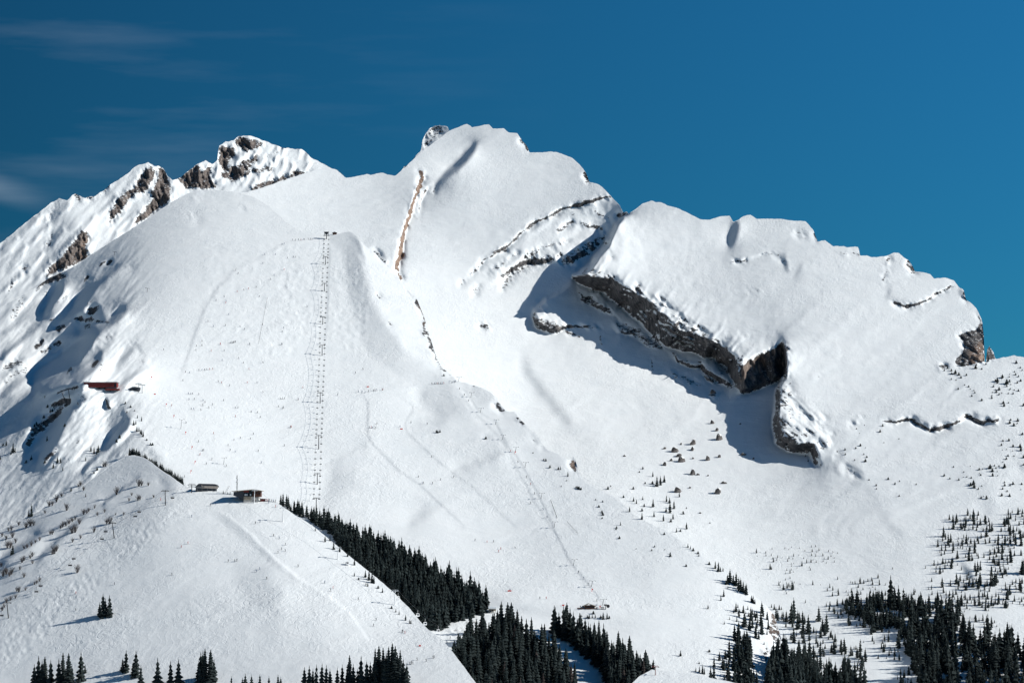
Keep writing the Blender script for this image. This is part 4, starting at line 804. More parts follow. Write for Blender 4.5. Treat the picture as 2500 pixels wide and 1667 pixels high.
# ------------------------------------------------------------------ spruces
def spruce_mesh(seed, tiers, nb, wid, mat, fill=True):
    """unit height crown of drooping branch blades, plus trunk mesh"""
    r = random.Random(seed); v = []; f = []
    for t in range(tiers):
        u = t / (tiers - 1); z = .07 + .93 * (1 - (1 - u) ** 1.02)
        rad = wid * (1 - u) ** .80 * (.82 + .30 * r.random()) + .012
        if u > .97: rad = .012
        n = max(4, int(nb * (1 - .5 * u))); a0 = r.random() * 6.28
        for i in range(n):
            if r.random() < .07: continue
            a = a0 + 6.283 * (i + r.uniform(-.3, .3)) / n; L = rad * r.uniform(.62, 1.18)
            w = rad * .42 * r.uniform(.8, 1.3) * 6 / n * 1.2 + .006; dz = -L * r.uniform(.25, .55); ca, sa = math.cos(a), math.sin(a)
            b = len(v); h = .95 / tiers
            v += [(0, 0, z + h * .9), (ca * L * .55 - sa * w, sa * L * .55 + ca * w, z + dz * .45), (ca * L, sa * L, z + dz), (ca * L * .55 + sa * w, sa * L * .55 - ca * w, z + dz * .45), (ca * L * .5, sa * L * .5, z + dz * .2 - h * .8)]
            f += [(b, b + 1, b + 2), (b, b + 2, b + 3), (b + 1, b + 4, b + 2), (b + 4, b + 3, b + 2)]
    b = len(v); v.append((0, 0, 1.03)); 
    for i in range(4): a = i * 1.571; v.append((math.cos(a) * .012, math.sin(a) * .012, .9))
    f += [(b, b + 1 + i, b + 1 + (i + 1) % 4) for i in range(4)]
    return mesh('spruce_crown', v, f, mat), (v, f)
TM = MB().tube((0, 0, -.08), (0, 0, .9), .016, .003, 5); TRUNK = mesh('spruce_trunk', TM.v, TM.f, M_BARK)
CROWNS = []; RAW = []
for s_ in range(6):
    me, raw = spruce_mesh(s_, 15, 9, (.19, .22, .17, .24, .20, .18)[s_], M_NEEDLE); CROWNS.append(me)
CR_BROWN = spruce_mesh(50, 14, 8, .2, M_NEEDLE2)[0]
BUSHY = [spruce_mesh(60 + i, 8, 7, .36, M_NEEDLE)[0] for i in range(3)]
LOW = [spruce_mesh(90 + i, 7, 6, .22, M_NEEDLE)[1] for i in range(4)]
LOWB = [spruce_mesh(95 + i, 5, 6, .36, M_NEEDLE)[1] for i in range(3)]
TREES = []           # (pixel height, px, py, kind, label, group, colour)
def tree(px, py, hpx, label, group, kind='spruce', force=None):
    TREES.append((hpx, px, py, kind, label, group, force))
def in_poly(x, y, poly):
    c = False; n = len(poly)
    for i in range(n):
        x1, y1 = poly[i][:2]; x2, y2 = poly[(i + 1) % n][:2]
        if (y1 > y) != (y2 > y) and x < (x2 - x1) * (y - y1) / (y2 - y1) + x1: c = not c
    return c
def scatter(poly, n, h0, h1, label, group, mind=8, kind='spruce', force=None, seed=1, ygrow=0, dens=None, tip=0, clump=0):
    """stand of trees: base points inside a polygon"""
    r = random.Random(seed); xs = [p[0] for p in poly]; ys = [p[1] for p in poly]; pts = []; tries = 0
    while len(pts) < n and tries < n * 60:
        tries += 1; x = r.uniform(min(xs), max(xs)); y = r.uniform(min(ys), max(ys))
        h = r.uniform(h0, h1) * (1 + ygrow * (y - min(ys)) / max(1, max(ys) - min(ys)))
        if not in_poly(x, y, poly) or (tip and not in_poly(x, y - h * tip, poly)): continue
        if clump and float(vnoise(np.array([x / 27.]), np.array([y / 15.]), seed)[0]) * .75 + float(vnoise(np.array([x / 70.]), np.array([y / 40.]), seed + 1)[0]) * .25 < clump + .22 * r.random(): continue
        if dens and r.random() > dens(x, y): continue
        if any(abs(x - a) < mind and abs(y - b) < mind * .7 and ((x - a) / mind) ** 2 + ((y - b) / (mind * .7)) ** 2 < 1 for a, b in pts): continue
        pts.append((x, y))
        if clump: h *= .55 + .9 * r.random() ** 1.6
        else: h *= r.choice((.5, .7, .85, .95, 1, 1.05, 1.12, 1.2))
        k = kind
        if kind == 'spruce' and r.random() < .03: k = 'brown'
        tree(x, y, h, label, group, k, force)
# forest strip behind the near piste (bases inside the outline)
fA = zI([(255, 85), (330, 150), (460, 215), (580, 275), (680, 330), (760, 430), (820, 520), (900, 620), (990, 700), (1080, 750), (1150, 800), (1230, 860), (1330, 950), (1400, 1060), (1530, 1140), (1640, 1120), (1680, 1060), (1780, 1060), (1860, 1030), (1980, 985), (1975, 880), (1850, 830), (1680, 730), (1500, 640), (1380, 570), (1250, 480), (1080, 400), (900, 330), (700, 250), (520, 170), (380, 120), (290, 75)])
fA1 = [p for p in fA]
scatter(fA1, 760, 23, 37, 'dark spruce within the long forest strip running down right of the near piste', 'spruces of the long forest strip', 5.8, seed=2, ygrow=.6, force='ski_hill', tip=.3)
fB = zJ([(100, 1065), (170, 900), (200, 800), (330, 640), (440, 640), (520, 580), (620, 520), (700, 530), (790, 560), (860, 640), (940, 680), (1010, 720), (1060, 800), (1120, 880), (1200, 1000), (1225, 1120), (1225, 1400), (60, 1400), (80, 1150)])
scatter(fB, 300, 62, 84, 'tall dark spruce in the triangular wood at bottom centre', 'spruces of the bottom centre wood', 9.5, seed=3, ygrow=.2, force='ski_hill', tip=.75)
fC = zJ([(1010, 640), (1080, 650), (1130, 690), (1230, 700), (1330, 770), (1430, 830), (1500, 870), (1600, 920), (1680, 1000), (1800, 1060), (1840, 1130), (1840, 1300), (1460, 1300), (1440, 1000), (1330, 900), (1240, 830), (1180, 760), (1110, 720), (1010, 700)])
scatter(fC, 170, 46, 66, 'dark spruce in the wood right of the shadowed snow lane', 'spruces right of the shadowed lane', 8.5, seed=4, ygrow=.2, force='ski_hill', tip=0)
# wood on the rim and around the brown rock at the lower right
fD = z9([(200, 950), (300, 900), (380, 980), (420, 1150), (400, 1350), (520, 1568), (560, 1700), (0, 1700), (150, 1540), (250, 1400), (200, 1200)])
scatter(fD, 60, 30, 46, 'dark spruce on the rim slope left of the brown rock step', 'spruces left of the brown rock step', 8, seed=5, force='ski_hill', tip=.6)
fE = z9([(680, 1150), (780, 1130), (900, 1200), (1000, 1210), (1150, 1300), (1300, 1420), (1500, 1350), (1700, 1420), (1800, 1560), (1800, 1720), (600, 1720), (600, 1450)])
scatter(fE, 130, 50, 66, 'tall dark spruce in the wood below the brown rock step', 'spruces below the brown rock step', 8.5, seed=6, force=None, tip=.6)
fF = zG([(0, 1430), (100, 1400), (300, 1420), (500, 1430), (650, 1490), (850, 1540), (960, 1560), (900, 1800), (300, 1800), (0, 1600), (-280, 1540), (-200, 1480)])
scatter(fF, 230, 15, 27, 'small dark spruce in the loose wood on the lower right slope', 'spruces of the loose lower right wood', 6.5, seed=7, ygrow=.6, clump=.42)
fG = [(2190, 1600), (2260, 1570), (2330, 1600), (2400, 1560), (2500, 1590), (2560, 1600), (2560, 1720), (2280, 1720), (2230, 1650)]
scatter(fG, 230, 40, 60, 'tall dark spruce in the dense wood filling the bottom right corner', 'spruces of the bottom right corner wood', 8, seed=8, clump=.2)
scatter([(2100, 1480), (2180, 1470), (2300, 1500), (2390, 1560), (2300, 1580), (2200, 1590), (2120, 1540)], 60, 30, 48, 'mid-sized dark spruce above the bottom right corner wood', 'spruces above the corner wood', 9, seed=9, clump=.42)
# scattered trees of the right shoulder and bowl
scatter(zG([(700, 700), (1000, 620), (1300, 600), (1600, 560), (1600, 1500), (1000, 1500), (780, 1350), (700, 1100), (800, 900)]), 300, 6, 22, 'scattered small spruce on the open right hand slope', 'scattered spruces on the right slope', 9, seed=10, clump=.42)
scatter([(2340, 960), (2500, 900), (2500, 1240), (2420, 1230), (2330, 1180), (2430, 1100), (2480, 1000)], 70, 4, 9, 'tiny snow-covered dwarf pine on the right shoulder', 'dwarf pines of the right shoulder', 8, 'bushy', seed=11, clump=.42)
scatter([(2300, 900), (2420, 880), (2500, 880), (2500, 960), (2350, 990)], 45, 4, 8, 'tiny dwarf pine near the right skyline', 'dwarf pines near the right skyline', 8, 'bushy', seed=12, clump=.42)
scatter(z9([(400, 0), (700, -60), (1200, -80), (1500, 0), (1400, 250), (1200, 450), (800, 480), (550, 250)]), 70, 4, 9, 'tiny young spruce on the bowl floor at lower right', 'young spruces on the bowl floor', 9, seed=13, clump=.42)
scatter(z9([(1300, 350), (1700, 250), (1979, 200), (1979, 600), (1700, 650), (1400, 600)]), 30, 6, 14, 'small spruce at the upper edge of the loose wood', 'small spruces above the loose wood', 9, seed=14, clump=.42)
for cx_, cy_, n_ in ((2140, 1060, 7), (2110, 1110, 8), (2350, 1160, 8), (2180, 1190, 8), (2010, 1115, 6)):
    scatter([(cx_ - 60, cy_ - 22), (cx_ + 60, cy_ - 22), (cx_ + 60, cy_ + 22), (cx_ - 60, cy_ + 22)], n_, 3, 7, 'tiny dwarf pine on the open slope under the right slab', 'dwarf pines under the right slab', 9, 'bushy', seed=int(cx_))
scatter([(1880, 1500), (1990, 1500), (2060, 1560), (2130, 1600), (2110, 1680), (1900, 1600)], 80, 12, 36, 'ragged dark spruce between the brown rock step and the snow lane', 'ragged spruces above the lower wood', 8, seed=21, clump=.3)
scatter([(2010, 1480), (2200, 1440), (2440, 1470), (2440, 1530), (2150, 1545), (2060, 1520)], 190, 6, 22, 'small dark spruce in the loose wood on the lower right slope', 'spruces of the loose lower right wood', 7, seed=22, clump=.33)
scatter([(1735, 1625), (1830, 1560), (1840, 1680), (1735, 1680)], 30, 18, 36, 'dark spruce on the rim slope left of the brown rock step', 'spruces left of the brown rock step', 8, seed=23, clump=.25, force='ski_hill')
scatter([(1780, 1480), (1860, 1500), (1900, 1560), (1830, 1590)], 28, 10, 28, 'dark spruce on the rim slope left of the brown rock step', 'spruces left of the brown rock step', 8, seed=24, clump=.25, force='ski_hill')
scatter([(2120, 1540), (2260, 1590), (2330, 1680), (2200, 1680)], 40, 8, 26, 'small spruce along the snow lane left of the corner wood', 'spruces along the lower snow lane', 9, seed=25, clump=.5)
scatter([(1150, 1500), (1260, 1560), (1300, 1620), (1330, 1680), (1100, 1680)], 60, 50, 80, 'tall dark spruce in the triangular wood at bottom centre', 'spruces of the bottom centre wood', 9, seed=26, force='ski_hill', tip=.8)
# single trees, measured one by one: px, py of the base, height
for grp, what, conv, lst in [
    ('trees of the boulder field', 'below the boulders in the snow bowl', z7, [(600, 990, 70), (570, 920, 36), (625, 980, 60), (652, 960, 50), (568, 972, 22), (515, 972, 16), (430, 1010, 20), (248, 1010, 20), (498, 866, 18), (473, 890, 12), (668, 1100, 45), (690, 1110, 40), (572, 1138, 58), (693, 1180, 80), (722, 1150, 55), (665, 1172, 34), (760, 1066, 36), (498, 1086, 26), (432, 1098, 34), (452, 1114, 32), (360, 1070, 18), (403, 1172, 38), (492, 1225, 48), (578, 1208, 40), (646, 1238, 46), (715, 1224, 38), (492, 1168, 22), (812, 1296, 46), (740, 1318, 30), (768, 1314, 18), (788, 1188, 22), (812, 1150, 12), (980, 1255, 10), (700, 1245, 22), (508, 1135, 20), (366, 776, 14)]),
    ('trees along the rim of the ski hill', 'on the rim of the ski hill above the bowl', z7, [(40, 1010, 22), (20, 1000, 14), (55, 1012, 16), (185, 1140, 14), (210, 1104, 10), (208, 1185, 18), (215, 1198, 16), (205, 1222, 12), (338, 1270, 28), (310, 1290, 16), (306, 1300, 14), (330, 1365, 20), (652, 1335, 18), (583, 1425, 14), (562, 1452, 14), (822, 1428, 30), (840, 1440, 26), (860, 1452, 22), (895, 1472, 20), (695, 1475, 14), (158, 1088, 8), (450, 1440, 8), (656, 1446, 8)]),
    ('trees beside the drag lift', 'right of the drag lift track', z6, [(1085, 755, 26), (1075, 752, 20), (1100, 750, 18), (1430, 798, 22), (1860, 955, 18), (1845, 950, 14), (1890, 1005, 22), (1965, 1018, 26), (1950, 1015, 18), (2018, 1065, 34), (2010, 1098, 10), (2100, 1160, 24), (2088, 1152, 18), (2112, 1162, 16), (1970, 1140, 10), (1768, 900, 10), (2305, 1158, 20), (2325, 1140, 12), (2218, 1235, 10), (2268, 1250, 14), (2240, 1285, 16), (2262, 1322, 14), (2268, 1345, 20), (2264, 1368, 12), (1128, 345, 16)]),
    ('spruce pair on the mogul slope', 'standing alone in a pair on the left mogul slope', zH, [(738, 900, 158), (715, 890, 90), (755, 895, 120), (785, 895, 140)]),
    ('spruces along the bottom left edge', 'at the bottom left edge of the picture', zH, [(275, 1400, 200), (320, 1410, 210), (245, 1390, 140), (300, 1405, 180), (362, 1420, 200), (420, 1410, 190), (450, 1405, 230), (490, 1420, 240), (515, 1415, 160), (580, 1350, 180), (610, 1300, 60), (905, 1295, 145), (880, 1290, 90), (975, 1325, 170), (955, 1310, 90), (1010, 1385, 130), (1130, 1390, 180), (1222, 1390, 160), (1280, 1385, 165), (1440, 1370, 200), (1470, 1375, 230), (1510, 1372, 220), (1535, 1365, 150), (1425, 1340, 120), (1455, 1360, 200), (1660, 1420, 90), (1760, 1425, 110), (1740, 1420, 80), (1805, 1420, 100), (1865, 1425, 110), (1930, 1420, 90), (1995, 1420, 100), (2015, 1425, 90)]),
    ('spruces at the bottom left of centre', 'in the group at the bottom left of centre', zI, [(480, 1600, 150), (520, 1600, 160), (580, 1600, 170), (550, 1590, 130), (625, 1600, 175), (660, 1605, 170), (690, 1590, 130), (750, 1600, 150), (790, 1590, 160), (850, 1600, 240), (830, 1590, 150), (880, 1595, 170), (945, 1600, 230), (915, 1590, 130), (990, 1600, 200), (1020, 1590, 180), (1060, 1600, 290), (1090, 1580, 290), (1125, 1590, 290), (1150, 1580, 230), (1170, 1600, 300), (1200, 1590, 320), (1225, 1600, 310), (1265, 1600, 280), (1290, 1590, 200), (1320, 1600, 180), (1245, 1580, 220), (1140, 1600, 220), (1050, 1590, 200)]),
    ('small trees at the piste edge', 'on the right edge of the near piste', zI, [(1195, 955, 24), (1230, 985, 30), (1257, 1005, 30), (1310, 1052, 46), (1345, 1078, 36), (1355, 1080, 30), (1000, 775, 36), (985, 765, 30), (890, 690, 30), (925, 720, 20), (650, 410, 50), (690, 400, 45), (720, 470, 60), (770, 490, 50), (835, 530, 40), (980, 700, 60), (1010, 720, 70), (1035, 745, 80), (1050, 750, 60), (890, 600, 50), (570, 320, 30), (1120, 825, 40), (1085, 790, 24)]),
    ('trees below the lower hut', 'on the snow below the small timber hut', zJ, [(1305, 535, 40), (1290, 530, 24), (1330, 530, 30), (1355, 530, 32), (1340, 495, 26), (1420, 540, 56), (1452, 538, 52), (1400, 530, 24), (1245, 518, 12), (1470, 535, 24)]),
    ('trees on the lower white slope', 'on the white slope in front of the bottom ridge', zJ, [(1970, 25, 26), (2205, 25, 30), (2290, 92, 26), (2340, 125, 60), (2100, 108, 22), (2280, 455, 34), (2055, 842, 48), (2290, 808, 24), (2210, 975, 50), (2235, 985, 70), (2250, 990, 50), (2180, 968, 34), (2310, 1010, 24), (2208, 905, 16), (2126, 628, 6), (1770, 930, 10)]),
    ('trees on the red station spur', 'on the ridge and gullies below the red station', zB, [(60, 735, 50), (30, 735, 24), (125, 800, 90), (105, 820, 40), (145, 800, 50), (455, 370, 30), (300, 590, 34), (330, 555, 30), (350, 530, 26), (420, 470, 30), (480, 420, 40), (500, 410, 30), (620, 550, 30), (450, 690, 50), (940, 800, 70), (900, 810, 60), (870, 790, 50), (925, 820, 50), (820, 880, 40), (510, 950, 50), (550, 900, 60), (580, 900, 50), (300, 870, 30), (1145, 660, 30), (1115, 700, 30), (1315, 472, 34), (1355, 500, 44), (1200, 335, 22), (1250, 370, 24), (1290, 405, 14), (1215, 420, 18), (1280, 540, 50), (1300, 530, 40), (1310, 600, 50), (1330, 600, 44), (1355, 630, 50), (1370, 650, 50), (1345, 620, 40), (1405, 685, 20), (1440, 730, 24), (1460, 732, 28), (250, 900, 30), (300, 860, 36), (930, 970, 30), (680, 1170, 40), (900, 1000, 20), (0, 870, 50), (600, 975, 40), (430, 900, 30)]),
    ('lone spruces on the left spur', 'among bare bushes on the left spur', zC, [(300, 628, 110), (275, 632, 70), (122, 990, 90), (105, 1000, 50), (820, 440, 34), (680, 385, 40)])]:
    for i, (x, y, h) in enumerate(lst):
        s_ = {z7: 2.94, z6: 2.94, zH: 2.94, zI: 3.357, zJ: 3.36, zB: 3.92, zC: 3.92}[conv]
        X_, Y_ = conv([(x, y)])[0]; hp = h / s_
        side = ''
        lb = ('tall' if hp > 45 else 'mid-sized' if hp > 18 else 'small') + ' dark spruce ' + what
        tree(X_, Y_, hp, lb, grp, 'bushy' if (hp < 8) else 'spruce')
# row of trees on the crest of the left spur
for i in range(46):
    t = i / 45; x = 316 + 130 * t; y = 1112 + 70 * t ** 1.15 + R.uniform(-1, 4)
    tree(x, y + 3, R.uniform(20, 30) * (1 - .25 * t), 'small dark spruce in the row behind the left spur crest', 'row of spruces behind the spur crest', 'brown' if i % 6 == 0 else 'spruce', 'ski_hill')
for i, (x, y, h) in enumerate([(545, 1205, 9), (556, 1206, 7), (562, 1206, 8), (572, 1208, 7)]):
    tree(x, y, h, 'tiny spruce behind the knoll between the two hilltop buildings', 'tiny spruces between the hilltop buildings')
# rim clusters near the brown rock (measured)
for x, y, h in [(20, 215, 105), (45, 220, 60), (75, 215, 45), (160, 350, 150), (130, 370, 110), (200, 370, 110), (235, 390, 150), (265, 430, 130), (290, 460, 150), (320, 470, 130), (345, 490, 110), (360, 495, 120), (110, 380, 60), (135, 425, 40), (85, 520, 80), (50, 570, 70), (420, 590, 80), (440, 600, 90), (460, 610, 60), (255, 655, 45), (205, 720, 50), (280, 715, 40), (375, 680, 50), (430, 740, 70), (455, 770, 80), (545, 720, 130), (560, 760, 100), (610, 800, 100), (350, 730, 35), (155, 800, 35), (90, 855, 40), (350, 840, 80), (430, 900, 120), (470, 970, 110), (330, 840, 70),
                (660, 655, 45), (695, 680, 70), (755, 680, 60), (780, 680, 40), (790, 800, 95), (840, 820, 120), (835, 890, 60), (930, 775, 50), (960, 780, 45), (1010, 830, 65), (1060, 855, 100), (1095, 880, 50), (970, 870, 45), (1170, 960, 75), (1200, 975, 60), (1050, 970, 30), (1370, 1010, 70), (1400, 1040, 60), (1350, 1040, 50), (1540, 1180, 150), (1500, 1190, 120), (1620, 1230, 110), (1640, 1230, 70), (1680, 1160, 50), (1785, 1250, 70), (1950, 1270, 50), (1880, 1060, 70), (1900, 1090, 50), (1775, 1075, 24), (645, 190, 70), (660, 195, 40), (675, 70, 30), (750, 385, 50), (805, 440, 70), (850, 420, 60), (870, 400, 50), (910, 440, 110), (925, 430, 70), (840, 490, 30), (1070, 598, 40), (1600, 870, 95), (1690, 885, 45), (1770, 900, 35), (1800, 900, 40), (1860, 940, 50), (1885, 945, 40), (1335, 455, 40), (900, 205, 28), (900, 132, 24), (1130, 205, 35), (1948, 298, 50), (1872, 330, 45), (1775, 365, 50), (1640, 365, 30), (1715, 500, 40), (1580, 595, 60)]:
    X_, Y_ = z9([(x, y)])[0]; hp = h / 4.9475
    lb = ('tall' if hp > 18 else 'small') + (' dark spruce on the bowl rim left of the brown rock step' if x < 640 else ' dark spruce on the snow right of the brown rock step')
    tree(X_, Y_, hp, lb, 'spruces left of the rock on the rim' if x < 640 else 'spruces right of the rock step')
for x, y, h in [(745, 915, 70), (885, 975, 55), (930, 1030, 80), (960, 730, 45), (990, 730, 55), (975, 750, 60), (920, 690, 40), (1262, 765, 80), (1260, 755, 50), (1385, 720, 80), (1405, 700, 80), (1440, 650, 60), (1420, 700, 90), (1375, 700, 60), (1070, 1050, 60), (1100, 1150, 90), (1125, 1155, 100), (1150, 1140, 80), (1095, 910, 70), (1290, 1090, 70), (1310, 1090, 60), (1325, 1080, 40), (1440, 1005, 80), (1478, 1005, 55), (1540, 1000, 60), (1265, 1290, 110), (1290, 1280, 120), (1305, 1260, 90), (1250, 1290, 90), (1215, 1290, 60), (1380, 1180, 70), (1395, 1175, 60), (1350, 1190, 50), (1190, 1395, 60), (1300, 1395, 50), (1395, 1500, 90), (1385, 1500, 70), (1430, 1375, 90), (1550, 1170, 120), (1562, 1180, 140), (1560, 830, 60), (865, 1290, 60), (850, 1290, 30), (970, 1140, 40), (980, 940, 30), (960, 930, 30), (1010, 1020, 40), (818, 1075, 40), (625, 1125, 30), (685, 1250, 40), (683, 1325, 45), (655, 1325, 30), (240, 1285, 25), (112, 1243, 35), (172, 1215, 40), (35, 1265, 30), (310, 1130, 20), (860, 1500, 110), (880, 1480, 90), (730, 1540, 90), (780, 1540, 90)]:
    X_, Y_ = zG([(x, y)])[0]; hp = h / 3.92
    tree(X_, Y_, hp, ('larger' if hp > 15 else 'small') + ' spruce casting a long shadow on the right hand slope', 'larger spruces of the right slope' if hp > 15 else 'scattered spruces on the right slope')
def refine(t):
    hpx, px, py, kind, label, group, force = t
    if kind == 'brown': label = label.replace('dark spruce', 'half-bare spruce')
    if group == 'spruces of the bottom centre wood':
        side = 'at its left edge' if px < 1085 + (1667 - py) * .5 + 22 else 'beside the snow lane' if px > 1245 + (py - 1510) * 1.1 else 'at its upper tip' if py < 1560 else 'near the frame bottom' if py > 1667 else 'deep inside it'
        label = (label + ', ' + side).replace('dark spruce in the', 'spruce in the')
    elif group == 'spruces right of the shadowed lane':
        label += ', in its upper half' if px < 1450 else ', in its lower half'
    elif group == 'spruces along the bottom left edge':
        label = label.replace('at the bottom left edge of the picture', 'in the bottom left corner group' if px < 190 else 'in the middle group of the bottom left edge' if px < 460 else 'in the dense clump right of the bottom left edge' if px < 530 else 'among the low tips at the bottom edge left of centre')
    elif group == 'spruces at the bottom left of centre':
        label += ', among the tallest' if px > 895 else ', among the low ones'
    return (hpx, px, py, kind, label, group, force)
TREES = [refine(t) for t in TREES]
TREES.sort(key=lambda t: -t[0])
def place_tree(hpx, px, py, kind, label, group, force, single):
    h_ = hit(px, py, force)
    if h_ is None: return None
    p, d, n = h_; H = hpx * d / FPX * 1.04
    return p, H
rest = {'v': [], 'f': []}; nrest = 0; NTREE = 300
singles = TREES[:NTREE]
for i, (hpx, px, py, kind, label, group, force) in enumerate(TREES):
    pl = place_tree(hpx, px, py, kind, label, group, force, i < NTREE)
    if pl is None: continue
    p, H = pl
    if i < NTREE:
        e = empty('bushy_conifer' if kind == 'bushy' else 'spruce_tree', p, R.random() * 6.28); e.scale = (H, H, H)
        w_ = R.uniform(.85, 1.2); e.scale = (H * w_, H * w_, H)
        tag(e, label, 'tree', group)
        link('crown', CR_BROWN if kind == 'brown' else R.choice(CROWNS), parent=e); link('trunk', TRUNK, parent=e)
    else:
        v, f = R.choice(LOWB if kind == 'bushy' else LOW); a = R.random() * 6.28; ca, sa = math.cos(a) * H, math.sin(a) * H; b = len(rest['v'])
        w_ = 1.7 if kind == 'bushy' else R.uniform(.9, 1.25)
        rest['v'] += [(p.x + (x * ca - y * sa) * w_, p.y + (x * sa + y * ca) * w_, p.z + z * H - .03 * H) for x, y, z in v]
        rest['f'] += [tuple(b + k for k in q) for q in f]; nrest += 1
o = link('smaller_spruces', mesh('smaller_spruces', rest['v'], rest['f'], M_NEEDLE)); o['kind'] = 'stuff'
print('trees', len(TREES), 'smallest single', singles[-1][0], 'rest faces', len(rest['f']), round(time.time() - T0, 1))
# ------------------------------------------------------------------ boulders in the bowl
def boulder(seed, snow=True):
    r = random.Random(seed)
    bm_v = []; n = 7
    rings = [(0, .0), (.35, .95), (.72, .85), (1.0, .5)]
    v = []; f = []
    off = [r.uniform(.5, 1.35) for _ in range(n)]; lx_, ly_ = r.uniform(-.25, .25), r.uniform(-.2, .2)
    for zz, k in [(-.25, 1.0), (.25, 1.0), (.60, .80), (.90, .42)]:
        for i in range(n):
            a = 6.283 * i / n; q = k * off[i] * r.uniform(.88, 1.1)
            v.append((math.cos(a) * q * .6 + lx_ * zz, math.sin(a) * q * .5 + ly_ * zz, zz * r.uniform(.82, 1.15)))
    for j in range(3):
        for i in range(n): f.append((j * n + i, j * n + (i + 1) % n, (j + 1) * n + (i + 1) % n, (j + 1) * n + i))
    v.append((r.uniform(-.1, .1), 0, r.uniform(.95, 1.1))); t = len(v) - 1
    for i in range(n): f.append((3 * n + i, 3 * n + (i + 1) % n, t))
    rock_ = mesh('boulder', v, f, M_BOULD)
    sv = [(x * .97 + .02, y * .97 + .06, z + .07) for x, y, z in v[2 * n:]]
    sf = [(i, (i + 1) % n, n + (i + 1) % n, n + i) for i in range(n)] + [(n + i, n + (i + 1) % n, 2 * n) for i in range(n)]
    for i in range(n): pass
    cap = mesh('snow_cap', sv, sf, M_SNOW, smooth=True)
    return rock_, cap
BL = [boulder(s) for s in range(5)]
for i, (x, y, w, h, lb) in enumerate([(995, 540, 30, 26, 'dark pointed boulder, highest of the field below the cliff'), (1028, 592, 34, 24, 'reddish boulder just under the highest pointed one'), (1045, 655, 46, 42, 'tall split boulder at the upper right of the boulder field'),
        (860, 690, 54, 36, 'large square boulder near the top of the main cluster'), (850, 730, 44, 24, 'flat boulder directly below the large square one'), (725, 742, 56, 34, 'broad boulder at the left of the main cluster'), (755, 775, 58, 22, 'long flat boulder in the middle of the main cluster'),
        (775, 812, 50, 36, 'rounded boulder at the lower end of the main cluster'), (702, 808, 28, 18, 'small boulder left of the rounded lower one'), (650, 838, 44, 24, 'leftmost low boulder at the foot of the cluster'), (962, 802, 40, 32, 'single blocky boulder between the cluster and the right slope'),
        (1045, 782, 34, 22, 'half-buried boulder with a thick snow cap'), (1220, 765, 40, 16, 'low snow-covered boulder far right of the cluster'), (1293, 795, 20, 14, 'small dark boulder, rightmost of the field'), (850, 905, 52, 38, 'large pointed boulder standing alone below the cluster'),
        (745, 1030, 56, 36, 'boulder half covered by a snow mound beside the spruces'), (1035, 1040, 60, 40, 'large dark boulder low on the right of the field'), (858, 792, 20, 12, 'small stone right of the rounded boulder'), (655, 722, 34, 14, 'flat stone at the upper left of the cluster'),
        (770, 690, 26, 14, 'small stone between the two upper boulders'), (893, 908, 30, 12, 'low stone beside the lone pointed boulder'), (835, 1003, 24, 12, 'small stone above the lower spruces'), (1080, 968, 40, 14, 'flat snowy stone above the large dark boulder'), (966, 916, 20, 10, 'tiny stone between the two lower large boulders'),
        (1195, 545, 22, 10, 'tiny dark stone near the shadow edge'), (1000, 325, 44, 30, 'boulder on the snow directly under the cliff corner'), (910, 1183, 24, 10, 'flat stone below the spruce group'), (366, 775, 20, 10, 'tiny stone on the open bowl left of the boulders')]):
    X_, Y_ = z7([(x, y)])[0]; p, d, n = hit(X_, Y_, 'main_mountain'); s_ = d / FPX / 2.94
    e = empty('boulder', p, R.uniform(-.5, .5)); W_ = w * s_; H_ = h * s_
    e.scale = (W_ * .75, W_ * .75, H_ * .95); tag(e, lb, 'boulder', 'boulders in the snow bowl')
    rm_, cp = BL[i % 5]; link('rock', rm_, parent=e); link('snow_cap', cp, parent=e)
# ------------------------------------------------------------------ bare bushes on the left spur
def bush_mesh(seed, n=34, up=1.0):
    r = random.Random(seed); m = MB()
    def stick(a, b_, w0, w1):
        k = len(m.v); d = (Vector(b_) - Vector(a)).normalized(); u = d.orthogonal().normalized(); w = d.cross(u)
        for p, q in ((Vector(a), w0), (Vector(b_), w1)):
            for i in range(3):
                t = 2.094 * i; m.v.append(tuple(p + u * math.cos(t) * q + w * math.sin(t) * q))
        for i in range(3): m.f.append((k + i, k + (i + 1) % 3, k + 3 + (i + 1) % 3, k + 3 + i))
    for i in range(n):
        a = r.random() * 6.28; l = r.uniform(.55, 1.0); sp = r.uniform(.05, .5) / up
        b0 = (r.uniform(-.06, .06), r.uniform(-.06, .06), -.03); t = (math.cos(a) * sp * l, math.sin(a) * sp * l, l * r.uniform(.7, 1))
        stick(b0, t, .010, .004)
        for k in range(4):
            q = r.uniform(.35, .95); c = [b0[j] + (t[j] - b0[j]) * q for j in range(3)]; a2 = r.random() * 6.28
            stick(c, (c[0] + math.cos(a2) * .16, c[1] + math.sin(a2) * .16, c[2] + r.uniform(.05, .2)), .005, .003)
    return mesh('twigs', m.v, m.f, M_TWIG)
BUSH = [bush_mesh(i) for i in range(4)]
